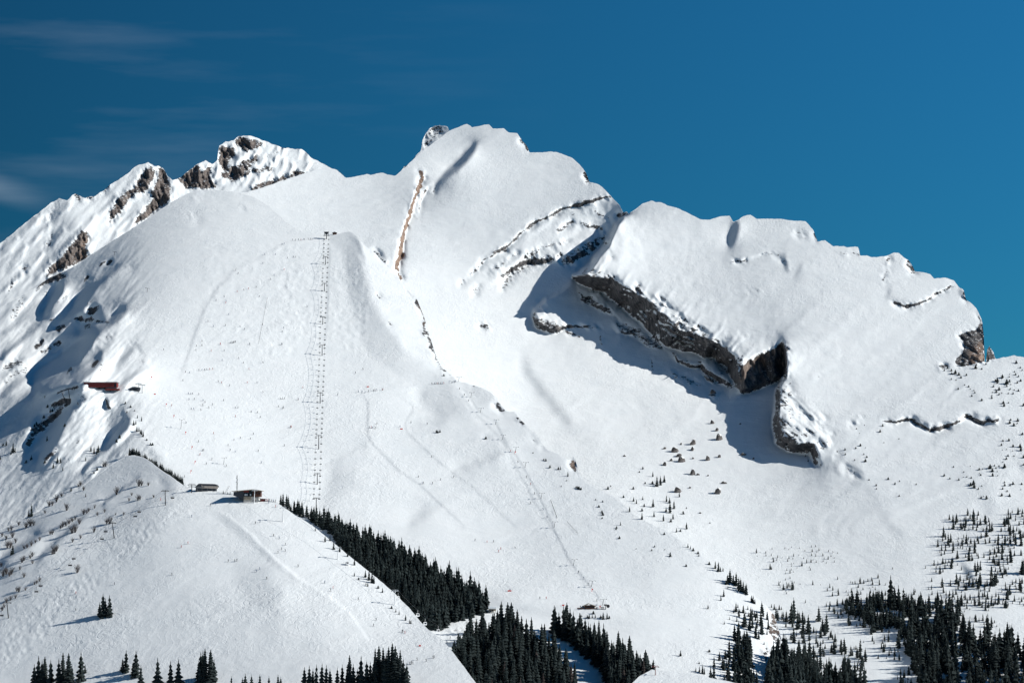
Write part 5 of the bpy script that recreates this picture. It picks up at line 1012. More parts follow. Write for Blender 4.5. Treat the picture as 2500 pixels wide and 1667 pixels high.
for i, (x, y, h) in enumerate([(540, 490, 90), (470, 530, 70), (590, 440, 50), (500, 525, 60), (770, 335, 60), (750, 345, 40), (800, 380, 50), (640, 570, 90), (1115, 420, 95), (1010, 150, 65), (990, 155, 50), (430, 600, 45), (290, 720, 90), (250, 740, 80), (320, 715, 60), (180, 715, 55), (110, 760, 60), (80, 770, 50), (120, 830, 75), (60, 850, 60), (20, 820, 50), (100, 930, 90), (70, 930, 80), (150, 880, 60),
                               (800, 610, 70), (830, 600, 50), (850, 580, 45), (905, 550, 45), (600, 730, 70), (630, 720, 60), (660, 700, 65), (690, 680, 60), (720, 660, 50), (580, 745, 50), (500, 800, 60), (480, 800, 50), (720, 780, 100), (690, 790, 90), (760, 700, 70), (930, 620, 50), (1000, 590, 45), (1330, 340, 90), (1355, 335, 60), (1420, 335, 50), (1320, 475, 70), (1340, 470, 50), (1235, 480, 40), (1470, 450, 40), (1105, 615, 30), (1185, 615, 40), (1050, 700, 90), (1020, 700, 70), (900, 780, 70),
                               (770, 840, 50), (695, 875, 50), (520, 985, 100), (540, 960, 80), (500, 990, 60), (300, 910, 60), (260, 930, 60), (230, 940, 50), (310, 1010, 60), (290, 1030, 50), (210, 1070, 70), (230, 1050, 60), (190, 1140, 50), (310, 1080, 50), (60, 1180, 90), (110, 1180, 80), (30, 1200, 90), (90, 1200, 60), (10, 1110, 60), (740, 1165, 95), (230, 1210, 60), (380, 1250, 50), (350, 1270, 50), (330, 1280, 40), (180, 1350, 70), (160, 1345, 50), (245, 1335, 45), (150, 1410, 50), (100, 1430, 60), (60, 1450, 60), (20, 1530, 60), (40, 1500, 50), (850, 870, 0), (1260, 430, 40), (380, 860, 50), (340, 880, 40)]):
    if not h: continue
    X_, Y_ = zC([(x, y)])[0]; hh = hit(X_, Y_)
    p, d, n = hh; H = h / 3.92 * d / FPX
    o = link('bare_bush', BUSH[i % 4], p, R.random() * 6, scale=(H * 1.15, H * 1.15, H))
    if (x, y) == (740, 1165): tag(o, 'lone reddish bare tree beside the chairlift on the mogul slope', 'tree')
    elif y < 660 and x > 880: tag(o, 'leafless grey bush on the upper snow of the left spur', 'bush', 'bare bushes high on the left spur')
    elif x > 680: tag(o, 'leafless bush in the upper part of the shaded gully on the left spur', 'bush', 'bare bushes along the upper gully')
    elif x > 440 and y > 830: tag(o, 'leafless bush at the lower end of the shaded gully on the left spur', 'bush', 'bare bushes at the end of the gully')
    elif x > 440 and y < 600: tag(o, 'dense leafless bush on the skyline of the left spur', 'bush', 'bare bushes on the spur skyline')
    elif x > 440: tag(o, 'leafless bush in the diagonal row above the shaded gully', 'bush', 'bare bushes in the diagonal row')
    elif y < 800: tag(o, 'leafless bush below the lone dark spruce on the left spur', 'bush', 'bare bushes below the lone spruce')
    elif y < 1030: tag(o, 'leafless bush near the left frame edge, above the chairlift', 'bush', 'bare bushes near the left edge')
    else: tag(o, 'leafless bush low at the left frame edge beside the mogul slope', 'bush', 'bare bushes beside the mogul slope')
# ------------------------------------------------------------------ people
def skier_mesh(pose, mat):
    """one continuous little figure with a head, arms and legs, knees bent over its skis"""
    r = random.Random(pose); lean = (.12, .22, .05, .18)[pose % 4]
    bm_j = {'pel': (0, 0, .88), 'chest': (0, lean, 1.30), 'neck': (0, lean * 1.2, 1.48), 'head': (0, lean * 1.3, 1.66), 'kl': (-.13, .14, .50), 'kr': (.13, .12, .50), 'fl': (-.14, -.02, .08), 'fr': (.14, .02, .08),
            'sl': (-.20, lean, 1.40), 'sr': (.20, lean, 1.40), 'el': (-.34, lean + .12, 1.15), 'er': (.34, lean + .10, 1.15), 'hl': (-.32, lean + .36, 1.08), 'hr': (.32, lean + .34, 1.08)}
    m = MB(); J = bm_j
    for a, b_, r0, r1 in (('pel', 'chest', .17, .21), ('chest', 'neck', .20, .08), ('pel', 'kl', .12, .09), ('pel', 'kr', .12, .09), ('kl', 'fl', .09, .07), ('kr', 'fr', .09, .07), ('sl', 'el', .075, .06), ('sr', 'er', .075, .06), ('el', 'hl', .06, .05), ('er', 'hr', .06, .05), ('sl', 'sr', .08, .08)):
        m.tube(J[a], J[b_], r0, r1, 5)
    h = J['head']; m.tube((h[0], h[1], h[2] - .13), (h[0], h[1], h[2]), .07, .125, 6); m.tube(h, (h[0], h[1], h[2] + .13), .125, .06, 6)
    return mesh('person', m.v, m.f, mat)
SK = [skier_mesh(i, M_CLOTH[i]) for i in range(4)]
g = MB()
for s_ in (-.14, .14):
    g.box((s_, .05, .02), (.10, 1.7, .03)); g.tube((s_ * 2.3, .35, 1.08), (s_ * 3.2, -.3, .05), .015, .015, 3)
SKIGEAR = mesh('skis_and_poles', g.v, g.f, M_DARK)
def skiers(conv, lst, label, group, force=None):
    for x, y in lst:
        X_, Y_ = conv([(x, y)])[0]; h_ = hit(X_, Y_ + .8, force)
        if not h_: continue
        o = link('person', R.choice((SK[0], SK[0], SK[0], SK[1], SK[3], SK[2])), h_[0], R.uniform(1.2, 4.6), scale=1.15)
        tag(o, label, 'person', group); link('skis', SKIGEAR, parent=o)
skiers(z5, [(1450, 130), (1412, 133), (1582, 120), (1665, 108), (1678, 106), (1690, 104), (1792, 118), (1405, 162), (1515, 168), (1610, 166), (1710, 220), (1594, 236), (1747, 254), (1888, 252), (1786, 300), (2025, 120), (1175, 160), (1332, 320), (1360, 325), (1428, 306), (1448, 306), (1470, 304), (1485, 302), (1505, 300), (1527, 298), (1312, 380), (1568, 388), (1590, 397), (1774, 397), (1846, 397), (1648, 418), (2175, 430)], 'tiny skier on the broad piste left of the chairlift line', 'skiers on the piste left of the chairlift', 'ski_hill')
skiers(z5, [(1352, 475), (1371, 476), (1382, 476), (1427, 480), (1888, 464), (1357, 516), (1394, 514), (1458, 524), (1472, 536), (1604, 524), (1232, 560), (1455, 558), (1500, 575), (1527, 553), (1374, 584), (1387, 585), (1441, 592), (1690, 576), (1708, 575), (1802, 604), (1848, 610), (1690, 638), (1868, 645), (2000, 568), (2030, 580), (2035, 574), (2015, 512), (2030, 510), (2042, 510), (2140, 516), (1335, 684), (2090, 713), (1533, 760), (1426, 818), (1454, 882), (1462, 880), (1638, 845), (1680, 806), (1725, 793), (1798, 798), (1818, 765), (1690, 894), (1652, 880), (1854, 886), (2041, 847), (1520, 946), (1482, 978), (1627, 994), (1876, 970), (1326, 1070), (1435, 912)], 'tiny skier on the wide flat snow right of the red station', 'skiers right of the red station', 'ski_hill')
skiers(z1, [(1800, 908), (1812, 904), (1690, 972), (1757, 972), (1834, 995), (1872, 988), (1886, 988), (1678, 1028), (1502, 1072), (1520, 1092), (1812, 1068), (1748, 1104), (1728, 1130), (1636, 1180), (1585, 1190), (1556, 1198), (1514, 1208), (1430, 1242), (1443, 1270), (1440, 1280), (1654, 1240), (1378, 1264), (1458, 1355), (1328, 1398), (1440, 1424), (1362, 1430), (1532, 1432), (1560, 1448), (1676, 1420), (1810, 1440), (1800, 1464), (1290, 1525), (1500, 1530), (1488, 1534), (1470, 1536), (1405, 1542), (1594, 1544), (1798, 1544), (1960, 1304)], 'tiny skier high on the slope below the chairlift top', 'skiers below the chairlift top', 'ski_hill')
skiers(z1, [(1868, 880), (1884, 880), (1920, 880), (1938, 876), (1944, 876), (1968, 874), (1980, 874), (1992, 874), (1905, 878)], 'person in the row on the ridge left of the chairlift top station', 'people left of the chairlift top', 'ski_hill')
skiers(z6, [(365, 484), (514, 462), (539, 462), (562, 468), (588, 458), (622, 454), (634, 450), (648, 450), (690, 446), (685, 446), (1042, 404), (1058, 404), (1066, 404), (1076, 403), (1084, 403), (1092, 402), (1104, 402), (1116, 401), (1128, 400), (1186, 396), (1212, 388), (1205, 392), (548, 298), (494, 326), (82, 516)], 'person on the level track crossing the ski hill', 'people on the level track', 'ski_hill')
skiers(z6, [(594, 718), (606, 716), (614, 720), (626, 716), (640, 722), (648, 690), (892, 682), (1008, 692), (812, 712), (1040, 928), (945, 1072), (1048, 1118), (1104, 1092), (1198, 1072), (974, 1118), (982, 1116), (30, 714), (24, 716)], 'tiny skier on the groomed piste in the middle of the hill', 'skiers on the middle piste', 'ski_hill')
skiers(z6, [(1240, 440), (1275, 484), (1306, 526), (1660, 965), (1723, 1072), (1750, 1125), (1780, 1192), (1842, 1304), (1752, 1262), (1868, 1360), (1608, 888)], 'rider being pulled up the drag lift track', 'riders on the drag lift', 'ski_hill')
skiers(zI, [(1978, 414), (2030, 412), (2090, 470), (2072, 492), (2208, 462), (1878, 400)], 'tiny skier low on the piste above the wood', 'skiers above the wood', 'ski_hill')
skiers(zJ, [(900, 372), (953, 372), (1220, 158), (1262, 208), (1298, 258), (1368, 390), (654, 306)], 'tiny skier on the snow above the small timber hut', 'skiers above the timber hut', 'ski_hill')
skiers(zJ, [(1235, 446), (1246, 446), (1256, 447), (1305, 450), (1318, 450), (1330, 451), (1366, 454), (1378, 456), (1408, 456), (1414, 455), (1424, 456), (512, 482), (518, 482), (1402, 455)], 'person standing at the small timber hut', 'people at the timber hut', 'ski_hill')
skiers(zH, [(1545, 88), (1512, 98), (1376, 180), (1152, 60), (1302, 398), (1350, 372), (1235, 596), (545, 730), (545, 850), (820, 665), (1686, 500), (1700, 496), (1640, 500), (1865, 556), (1842, 572), (1915, 624)], 'tiny skier on the steep near slope', 'skiers on the steep near slope', 'near_hill')
skiers(zI, [(80, 260), (116, 250), (227, 362), (275, 382), (328, 436), (295, 472), (325, 486), (266, 500), (430, 612), (646, 746), (716, 790), (698, 812), (924, 882), (1070, 1050), (1046, 1098), (1290, 1145), (1305, 1158), (1282, 1150), (245, 125)], 'tiny skier on the groomed run of the near hill', 'skiers on the near groomed run', 'near_hill')
skiers(zI, [(1345, 1412), (1360, 1406), (1372, 1410), (1406, 1376), (1480, 1388), (1536, 1360), (1545, 1358), (1648, 1236), (1676, 1200)], 'person on the snow path between the two lower woods', 'people on the lower snow path')
# ------------------------------------------------------------------ lifts
def pylon(px, ytop, ybase, label, group, mat=None, arm=5.0, r=.32, force=None, lean=0, y_arms=False, name='lift_pylon', H=None):
    mat = mat or M_STEEL
    p, d, n = hit(px, ybase, force); H = H or (ybase - ytop) * d / FPX
    e = empty(name, p); tag(e, label, 'lift pylon', group)
    m = MB(); m.tube((0, 0, -1), (lean * H, 0, H), r, r * .65, 8); m.make('pole', mat, e)
    m = MB()
    if y_arms:
        m.tube((lean * H, 0, H * .93), (lean * H - arm / 2, 0, H * 1.04), r * .45, r * .35, 5); m.tube((lean * H, 0, H * .93), (lean * H + arm / 2, 0, H * 1.04), r * .45, r * .35, 5)
    else:
        m.box((lean * H, 0, H), (arm, .45, .45)); m.box((lean * H, 0, H + .75), (arm * .8, .2, .15)); m.tube((lean * H, 0, H), (lean * H, 0, H + .8), .12, .12, 5)
    m.make('crossarm', mat, e)
    for sx in (-1, 1):
        m = MB().box((lean * H + sx * arm / 2, 0, H - .25 + (.04 * H if y_arms else 0)), (.35, 2.2, .5)); m.make('wheel_set', M_DARK, e)
    return e, p + Vector((lean * H, 0, H)), arm, H
def chair_mesh(load):
    m = MB(); m.tube((0, 0, 0), (0, .1, -2.2), .07, .07, 4); m.box((0, 0, -2.3), (2.6, .12, .12)); m.box((0, .25, -3.4), (2.8, .12, 1.0)); m.box((0, -.1, -3.8), (2.8, .8, .14))
    m.tube((-1.3, 0, -2.3), (-1.35, .2, -3.8), .06, .06, 4); m.tube((1.3, 0, -2.3), (1.35, .2, -3.8), .06, .06, 4)
    if load:
        for x in ((-.9, -.3, .3, .9) if load > 1 else (-.5, .2)):
            m.tube((x, 0, -3.75), (x, .1, -3.0), .26, .22, 6); m.tube((x, .08, -3.0), (x, .08, -2.65), .15, .12, 6); m.tube((x, -.1, -3.7), (x, -.6, -3.8), .17, .13, 5); m.tube((x, -.6, -3.8), (x, -.65, -4.3), .12, .1, 5)
            m.box((x, -.9, -4.4), (.12, 1.6, .05))
    return mesh('chairlift_chair', m.v, m.f, M_DARK)
CH = [chair_mesh(0), chair_mesh(1), chair_mesh(2)]
def curve_obj(name, pts, r, mat):
    m = MB()
    for a, b_ in zip(pts[:-1], pts[1:]): m.tube(a, b_, r, r, 4)
    return m.make(name, mat)
def cable_pts(tops, off, sag=.03, n=12):
    out = []
    for a, b_ in zip(tops[:-1], tops[1:]):
        L_ = (b_ - a).length
        for i in range(n):
            t = i / n; q = a.lerp(b_, t); out.append(Vector((q.x + off, q.y, q.z - sag * L_ * 4 * t * (1 - t))))
    q = tops[-1]; out.append(Vector((q.x + off, q.y, q.z))); return out
# the long chairlift up the ski hill
tops = []
names = ['uppermost chairlift pylon, just below the top station', 'second chairlift pylon down from the top', 'third chairlift pylon down from the top', 'chairlift pylon at the level of the left flank shadow', 'chairlift pylon just above the level track', 'tallest chairlift pylon, below the level track', 'lowest full chairlift pylon above the wood', 'paired chairlift pylon rising behind the wood tips']
for (x, yt_, yb_), lb in zip([(794.5, 627, 646), (792, 692, 711), (788, 774, 792), (786.4, 843, 868), (781.6, 959, 984), (778, 1063, 1096), (774.5, 1156, 1182), (772, 1216, 1246)], names):
    e, t, a, H = pylon(x, yt_, yb_, lb, 'pylons of the long chairlift', force='ski_hill', mat=M_DARK, r=.42); tops.append(t)
# top station: portal frame on a mast
p, d, n = hit(797, 584, 'ski_hill'); s_ = d / FPX
e = empty('chairlift_top_station', p); tag(e, 'square steel portal of the chairlift top station on the snow crest', 'lift station')
MB().tube((0, 0, -1), (0, 0, 8 * s_), .5, .4, 8).make('mast', M_DARK, e)
m = MB(); w = 9.5 * s_; m.box((-w / 2, 0, 13 * s_), (.35, 2.5, 9 * s_)); m.box((w / 2, 0, 13 * s_), (.35, 2.5, 9 * s_)); m.box((0, 0, 17.5 * s_), (w + 1.2, 2.8, .35)); m.box((0, 0, 8.8 * s_), (w + 2.4, 2.8, .4)); m.make('portal_frame', M_DARK, e)
m = MB(); m.box((0, 0, 13.5 * s_), (w * .7, .8, .3)); m.tube((0, -.3, 13 * s_), (0, .3, 13 * s_), w * .3, w * .3, 12); m.make('return_wheel', M_STEEL, e)
m = MB(); m.box((0, .2, 15.5 * s_), (w * .9, 1.8, 1.1)); m.make('machine_housing', M_DARK, e)
ttop = p + Vector((0, 0, 9 * s_)); allt = [ttop] + tops
for off, lb in ((-2.4, 'left-hand steel cable of the long chairlift'), (2.4, 'right-hand steel cable of the long chairlift')):
    tag(curve_obj('chairlift_cable', cable_pts(allt, off), .05, M_CABLE), lb, 'cable')
for off, load, lb, gp in ((-2.4, 0, 'empty dark chair going down on the left cable of the long chairlift', 'descending chairs of the long chairlift'), (2.4, 2, 'occupied chair going up on the right cable of the long chairlift', 'ascending chairs of the long chairlift')):
    pts = cable_pts(allt, off, n=40); cum = 0; nxt = 6
    SPAN = ['above the uppermost pylon', 'between the first and second pylons from the top', 'between the second and third pylons', 'beside the upper left flank, between third and fourth pylons', 'between the fourth pylon and the level track pylon', 'just below the level track', 'between the tallest and the lowest full pylon', 'just above the wood tips']
    for ii, (a, b_) in enumerate(zip(pts[:-1], pts[1:])):
        # chairs hang at an even spacing along the rope
        L_ = (b_ - a).length
        while cum + L_ >= nxt:
            q = a.lerp(b_, (nxt - cum) / L_); ld = 0 if load == 0 else R.choice((2, 2, 1, 2, 0))
            o = link('chairlift_chair', CH[ld], q, scale=.66); tag(o, ('empty chair on the left rope ' if off < 0 else 'chair on the right rope ') + SPAN[ii // 40], 'chair', gp + ' ' + SPAN[ii // 40]); nxt += 14.5 + R.uniform(-1.5, 1.5)
        cum += L_
# the near chairlift on the left hill
tn = []
for x, yt_, yb_, ln, lb in [(468, 1182, 1202, 0, 'pylon right beside the hilltop gondola station'), (404, 1197, 1233, -.03, 'upper pylon of the near chairlift below the hilltop'), (279.5, 1276, 1313, -.16, 'leaning middle pylon of the near chairlift'), (21, 1472, 1508, -.12, 'lowest pylon of the near chairlift at the left edge')]:
    e, t, a, H = pylon(x, yt_, yb_, lb, 'pylons of the near chairlift', force='near_hill', lean=ln, mat=M_DARK, arm=5.6, r=.40, H=(yb_ - yt_) * 1950 / FPX); tn.append(t)
tn.append(tn[-1] + (tn[-1] - tn[-2]) * .6)
for off, lb in ((-2.6, 'left-hand steel cable of the near chairlift'), (2.6, 'right-hand steel cable of the near chairlift')):
    tag(curve_obj('near_chairlift_cable', cable_pts(tn, off), .045, M_CABLE), lb, 'cable')
for (x, y, ld, lb) in [(340, 1238, 1, 'occupied grey chair in the uppermost pair below the top pylon'), (330, 1249, 0, 'empty grey chair in the uppermost pair of the near lift'), (421, 1204, 1, 'grey chair just below the gondola station'), (258, 1286, 1, 'occupied chair left of the leaning middle pylon'), (249, 1304, 0, 'empty chair passing just below the leaning pylon'), (180, 1352, 1, 'occupied chair above the lone reddish tree'), (171, 1368, 0, 'empty chair just above the lone reddish tree'), (99, 1418, 1, 'occupied chair over the lower left moguls'), (89, 1432, 0, 'empty chair over the lower left moguls'), (4, 1490, 0, 'chair at the left edge beside the lowest pylon')]:
    # depth of the rope at that column
    best = min(range(len(tn) - 1), key=lambda k: 0 if (tn[k].x / tn[k].y * FPX + 1250 >= x >= tn[k + 1].x / tn[k + 1].y * FPX + 1250) else 1)
    a, b_ = tn[best], tn[best + 1]; xa, xb = a.x / a.y * FPX + 1250, b_.x / b_.y * FPX + 1250
    t = max(0, min(1, (x - xa) / (xb - xa + 1e-6))); dd = a.y + (b_.y - a.y) * t; rx, rz = rays(x, y)
    o = link('chairlift_chair', CH[ld], (dd * rx, dd, dd * rz)); tag(o, lb, 'chair', 'chairs of the near chairlift')
# the gondola line down the right side of the near hill
tg = []
for x, yt_, yb_, lb in [(620, 1197, 1228, 'white gondola pylon in front of the hilltop restaurant'), (690, 1239, 1273, 'white gondola pylon beside the upper end of the long forest strip'), (824, 1337, 1365, 'white gondola pylon halfway down the forest edge'), (963, 1442, 1476, 'white gondola pylon low on the forest edge')]:
    e, t, a, H = pylon(x, yt_, yb_, lb, 'white gondola pylons', force='near_hill', mat=M_WHITE, arm=5.0, r=.36, lean=.05); tg.append(t)
p_ = hit(1085, 1560, 'ski_hill')[0]; tg.append(p_ + Vector((0, 0, 6)))
tag(curve_obj('gondola_cable', cable_pts(tg, 2.3, .02), .045, M_CABLE), 'steel cable of the gondola down along the forest strip', 'cable')
gm_ = MB(); gm_.prism([(-.9, -4.6), (.9, -4.6), (1.1, -3.6), (.8, -2.4), (-.8, -2.4), (-1.1, -3.6)], -.9, .9)
gm2 = MB(); gm2.box((0, -.92, -3.3), (1.4, .06, 1.0)); gm2.box((0, .92, -3.3), (1.4, .06, 1.0)); gm2.box((1.0, 0, -3.3), (.1, 1.2, .9)); gm2.box((-1.0, 0, -3.3), (.1, 1.2, .9))
gm3 = MB().tube((0, 0, 0), (0, 0, -2.4), .07, .07, 5)
CAB = [mesh('cabin_body', gm_.v, gm_.f, M_WHITE), mesh('cabin_window', gm2.v, gm2.f, M_GLASS), mesh('cabin_hanger', gm3.v, gm3.f, M_WHITE)]
for x, y, D_, lb in [(848, 1362, 1900, 'white gondola cabin beside the middle white pylon'), (972, 1446, 1860, 'white gondola cabin next to the lowest white pylon'), (1020, 1488, 1850, 'white gondola cabin in front of the lower forest strip'), (1038, 1509, 1845, 'white gondola cabin at the foot of the forest strip'), (1070, 1527, 1840, 'lowest white gondola cabin above the rocky bank')]:
    rx, rz = rays(x, y); e = empty('gondola_cabin', (D_ * rx, D_, D_ * rz), .3); tag(e, lb, 'gondola cabin', 'white gondola cabins')
    link('body', CAB[0], parent=e); link('window', CAB[1], parent=e); link('hanger', CAB[2], parent=e)
# the drag lift on the right of the ski hill
for i, (x, y, h) in enumerate([(1118, 932, 12), (1149, 970, 12), (1172, 1007, 11), (1209, 1036, 12), (1226, 1073, 12), (1257, 1104, 13), (1281, 1141, 13), (1320, 1217, 14), (1352, 1287, 14), (1399, 1380, 15), (1443, 1432, 15), (1470, 1477, 15)]):
    lb = ['topmost drag lift pylon at the crest', 'drag lift pylon above the upper rock outcrop', 'drag lift pylon beside the small crest', 'drag lift pylon between two snow rolls', 'drag lift pylon above the lone spruces', 'drag lift pylon on the shaded roll', 'drag lift pylon left of the spruce row', 'drag lift pylon in the middle of the long straight', 'drag lift pylon at the short fence line', 'drag lift pylon above the lower hut', 'second lowest drag lift pylon', 'lowest drag lift pylon beside the timber hut'][i]
    pylon(x, y - h, y, lb, 'drag lift pylons', force='ski_hill', mat=M_STEEL, arm=4.2, r=.2, y_arms=True, lean=.25)
for x, yt_, yb_, lb in [(441, 1024, 1047, 'thin leaning pylon on the snow plain right of the red station'), (545.5, 1117, 1134, 'thin pylon on the snow plain above the gondola station')]:
    pylon(x, yt_, yb_, lb, 'thin pylons on the plain', force='ski_hill', mat=M_STEEL, arm=4, r=.18, y_arms=True, lean=.12)
for x, yt_, yb_, lb in [(1600, 1627, 1647, 'reddish lift pylon on the snow knoll at the bottom edge')]:
    pylon(x, yt_, yb_, lb, None, mat=M_RED, arm=4.5, r=.25)
for x, y, lb in [(1576, 1615, 'small chair left of the reddish pylon'), (1588, 1620, 'small chair nearest the reddish pylon'), (1622, 1646, 'small chair right of the reddish pylon'), (1652, 1657, 'small chair at the bottom edge of the picture')]:
    rx, rz = rays(x, y - 4); D_ = 1900; o = link('chairlift_chair', CH[0], (D_ * rx, D_, D_ * rz), scale=.7); tag(o, lb, 'chair', 'chairs of the bottom lift')
# ------------------------------------------------------------------ buildings
def site(px, py, name, label, cat, force=None, rz=0):
    p, d, n = hit(px, py, force); e = empty(name, p, rz); tag(e, label, cat); return e, d / FPX
# red station
e, s_ = site(245, 953, 'red_lift_station', 'long dark red lift station with a flat grey roof on the left ridge', 'building', 'ski_hill')
W_, H_ = 80 * s_, 11 * s_; z0 = 8 * s_
MB().box((0, 5, z0 + H_ / 2), (W_, 11, H_)).make('wall', M_RED, e)
MB().box((0, 5, z0 + H_ + .35), (W_ + 1.6, 13, .7)).make('roof', M_GREYROOF, e)
MB().box((W_ * .33, 4, z0 - 2 * s_), (W_ * .3, 9, 4 * s_)).make('lower_room', M_DARKROOF, e)
MB().box((W_ * .38, .5, z0 - 5.6 * s_), (W_ * .42, 8, 3.4 * s_)).make('terrace', M_RED, e)
for i in range(12): MB().box((-W_ / 2 + W_ * (i + .5) / 12, -.54, z0 + H_ * .5), (.12, .1, H_ * .98)).make('wall_batten', M_RED, e)
for i, x in enumerate((-.42, -.05, .12, .3)): MB().box((W_ * x, 2, z0 / 2 - 1), (.9, .9, z0 + 2)).make('pillar', M_DARK, e)
MB().tube((-.1 * W_, 2, z0 - 1), (.02 * W_, 2, 2), .3, .3, 6).make('brace', M_DARK, e)
MB().box((.05 * W_, 4, 2.2 * s_), (W_ * .7, 5, .5)).make('platform', M_WHITE, e)
MB().tube((-W_ * .46, 5, z0 + H_), (-W_ * .46, 5, z0 + H_ + 6 * s_), .22, .15, 5).make('chimney', M_DARK, e)
MB().box((W_ * .46, -.45, z0 + H_ * .45), (W_ * .07, .3, H_ * .7)).make('window', M_GLASS, e)
# track beam of the station
e, s_ = site(170, 975, 'station_track', 'dark lift track beam on three legs left of the red station', 'lift pylon', 'ski_hill')
P0 = e.location.copy()
def at(px, py, D_): rx, rz = rays(px, py); return Vector((D_ * rx, D_, D_ * rz)) - P0
Ds = P0.y
m = MB(); bp_ = [at(139, 961, Ds), at(150, 955, Ds), at(165, 950, Ds), at(185, 946, Ds), at(205, 944, Ds)]
for a, b_ in zip(bp_[:-1], bp_[1:]): m.tube(a, b_, .55, .55, 6)
m.make('track_beam', M_DARK, e)
for a, b_ in (((151, 957), (159, 980)), ((167, 950), (170, 973)), ((187.5, 946), (187.5, 962))): MB().tube(at(*a, Ds), at(*b_, Ds), .35, .35, 6).make('leg', M_DARK, e)
for x, y in ((142, 957), (150, 953), (163, 948), (169, 946), (183, 943), (191, 942)): MB().box(at(x, y, Ds), (2.4, .5, .3)).make('crossarm', M_DARK, e)
for x, y, lb in ((155, 958, 'dark cabin hanging from the track by the left leg'), (197, 946, 'white cabin hanging from the track near the station')):
    D_ = Ds - 1; rx, rz = rays(x, y - 4); c = empty('gondola_cabin', (D_ * rx, D_, D_ * rz)); c.scale = (.55,) * 3; tag(c, lb, 'gondola cabin'); link('body', CAB[0], parent=c); link('window', CAB[1], parent=c); link('hanger', CAB[2], parent=c)
# small drive hut right of the red station
e, s_ = site(327, 954, 'drag_lift_hut', 'low dark curved drag lift hut right of the red station', 'hut', 'ski_hill')
W_ = 28 * s_; H_ = 10 * s_
prof = [(-W_ / 2, 0), (-W_ * .42, H_ * .45), (-W_ * .2, H_ * .85), (W_ * .1, H_), (W_ * .5, H_ * .85), (W_ * .5, 0)]
MB().prism(prof, 0, 6).make('shell', M_DARKROOF, e)
MB().box((0, -.1, H_ * .35), (W_ * .5, .3, H_ * .3)).make('window', M_GLASS, e); MB().box((-.05 * W_, 3, H_ + .05), (W_ * .4, 5, .3)).make('snow_on_roof', M_SNOW, e)
for x, yt_, yb_, lb in [(338, 937, 958, 'steel pylon with arms just right of the drag lift hut'), (347, 940, 960, 'thin steel pylon farther right of the drag lift hut')]:
    pylon(x, yt_, yb_, lb, None, force='ski_hill', mat=M_STEEL, arm=5, r=.25)
# hilltop gondola station
e, s_ = site(503, 1200, 'gondola_station', 'low gondola station with dark curved roof and beige side on the hilltop', 'building', 'near_hill')
W_, H_ = 57 * s_, 20 * s_
prof = [(-W_ * .5, H_ * .52), (-W_ * .42, H_ * .78), (-W_ * .32, H_ * 1.0), (W_ * .33, H_ * .95), (W_ * .44, H_ * .86), (W_ * .5, H_ * .70), (W_ * .5, H_ * .55)]
MB().prism(prof, 1.2, 9).make('roof', M_DARKROOF, e)
MB().prism([(-W_ * .20, H_ * .84), (-W_ * .16, H_ * .72), (W_ * .5, H_ * .68), (W_ * .5, H_ * .36), (-W_ * .20, H_ * .46)], .7, 2).make('wall', M_BEIGE, e)
MB().box((-.02 * W_, 4.2, H_ * .25), (W_ * .86, 6, H_ * .5)).make('lower_hall', M_DARKROOF, e)
for x in (-.38, -.18, .05, .25, .45): MB().box((W_ * x, .9, H_ * .2), (.35, .35, H_ * .5)).make('pillar', M_STEEL, e)
MB().box((-W_ * .42, .8, H_ * .62), (W_ * .7, .5, .5)).make('track_beam', M_STEEL, e)
# lattice mast
e, s_ = site(578.5, 1200, 'radio_mast', 'tall thin lattice radio mast beside the hilltop restaurant', 'mast', 'near_hill')
H_ = 46 * s_; m = MB()
for a, b_ in ((-.35, -.35), (.35, -.35), (0, .4)): m.tube((a, b_, 0), (a * .6, b_ * .6, H_), .09, .07, 4)
for i in range(14):
    z_ = H_ * i / 14; z2_ = H_ * (i + 1) / 14; m.tube((-.3, -.3, z_), (.3, -.3, z2_), .05, .05, 3); m.tube((.3, -.3, z_), (0, .35, z2_), .05, .05, 3)
m.make('lattice', M_DARK, e)
MB().tube((0, 0, H_ * .25), (0, 0, H_ * .97), .2, .16, 6).make('feed_line', M_STEEL, e)
for z_, x in ((.62, -.7), (.75, .5), (.55, .45), (.85, -.4)): MB().tube((x, -.3, H_ * z_), (x, -.5, H_ * z_), .4, .4, 8).make('antenna', M_WHITE, e)
# loading ladder
e, s_ = site(549, 1204, 'tilted_ladder', 'tilted pale steel ladder between the two hilltop buildings', 'ladder', 'near_hill')
m = MB(); H_ = 18 * s_; dx = 10 * s_
m.tube((-.4, 0, 0), (dx - .4, 0, H_), .13, .13, 4); m.tube((.5, 0, 0), (dx + .5, 0, H_), .13, .13, 4); m.make('rail', M_CONC, e)
for i in range(6):
    t = (i + .5) / 6; MB().tube((dx * t - .4, 0, H_ * t), (dx * t + .5, 0, H_ * t), .08, .08, 4).make('rung', M_CONC, e)
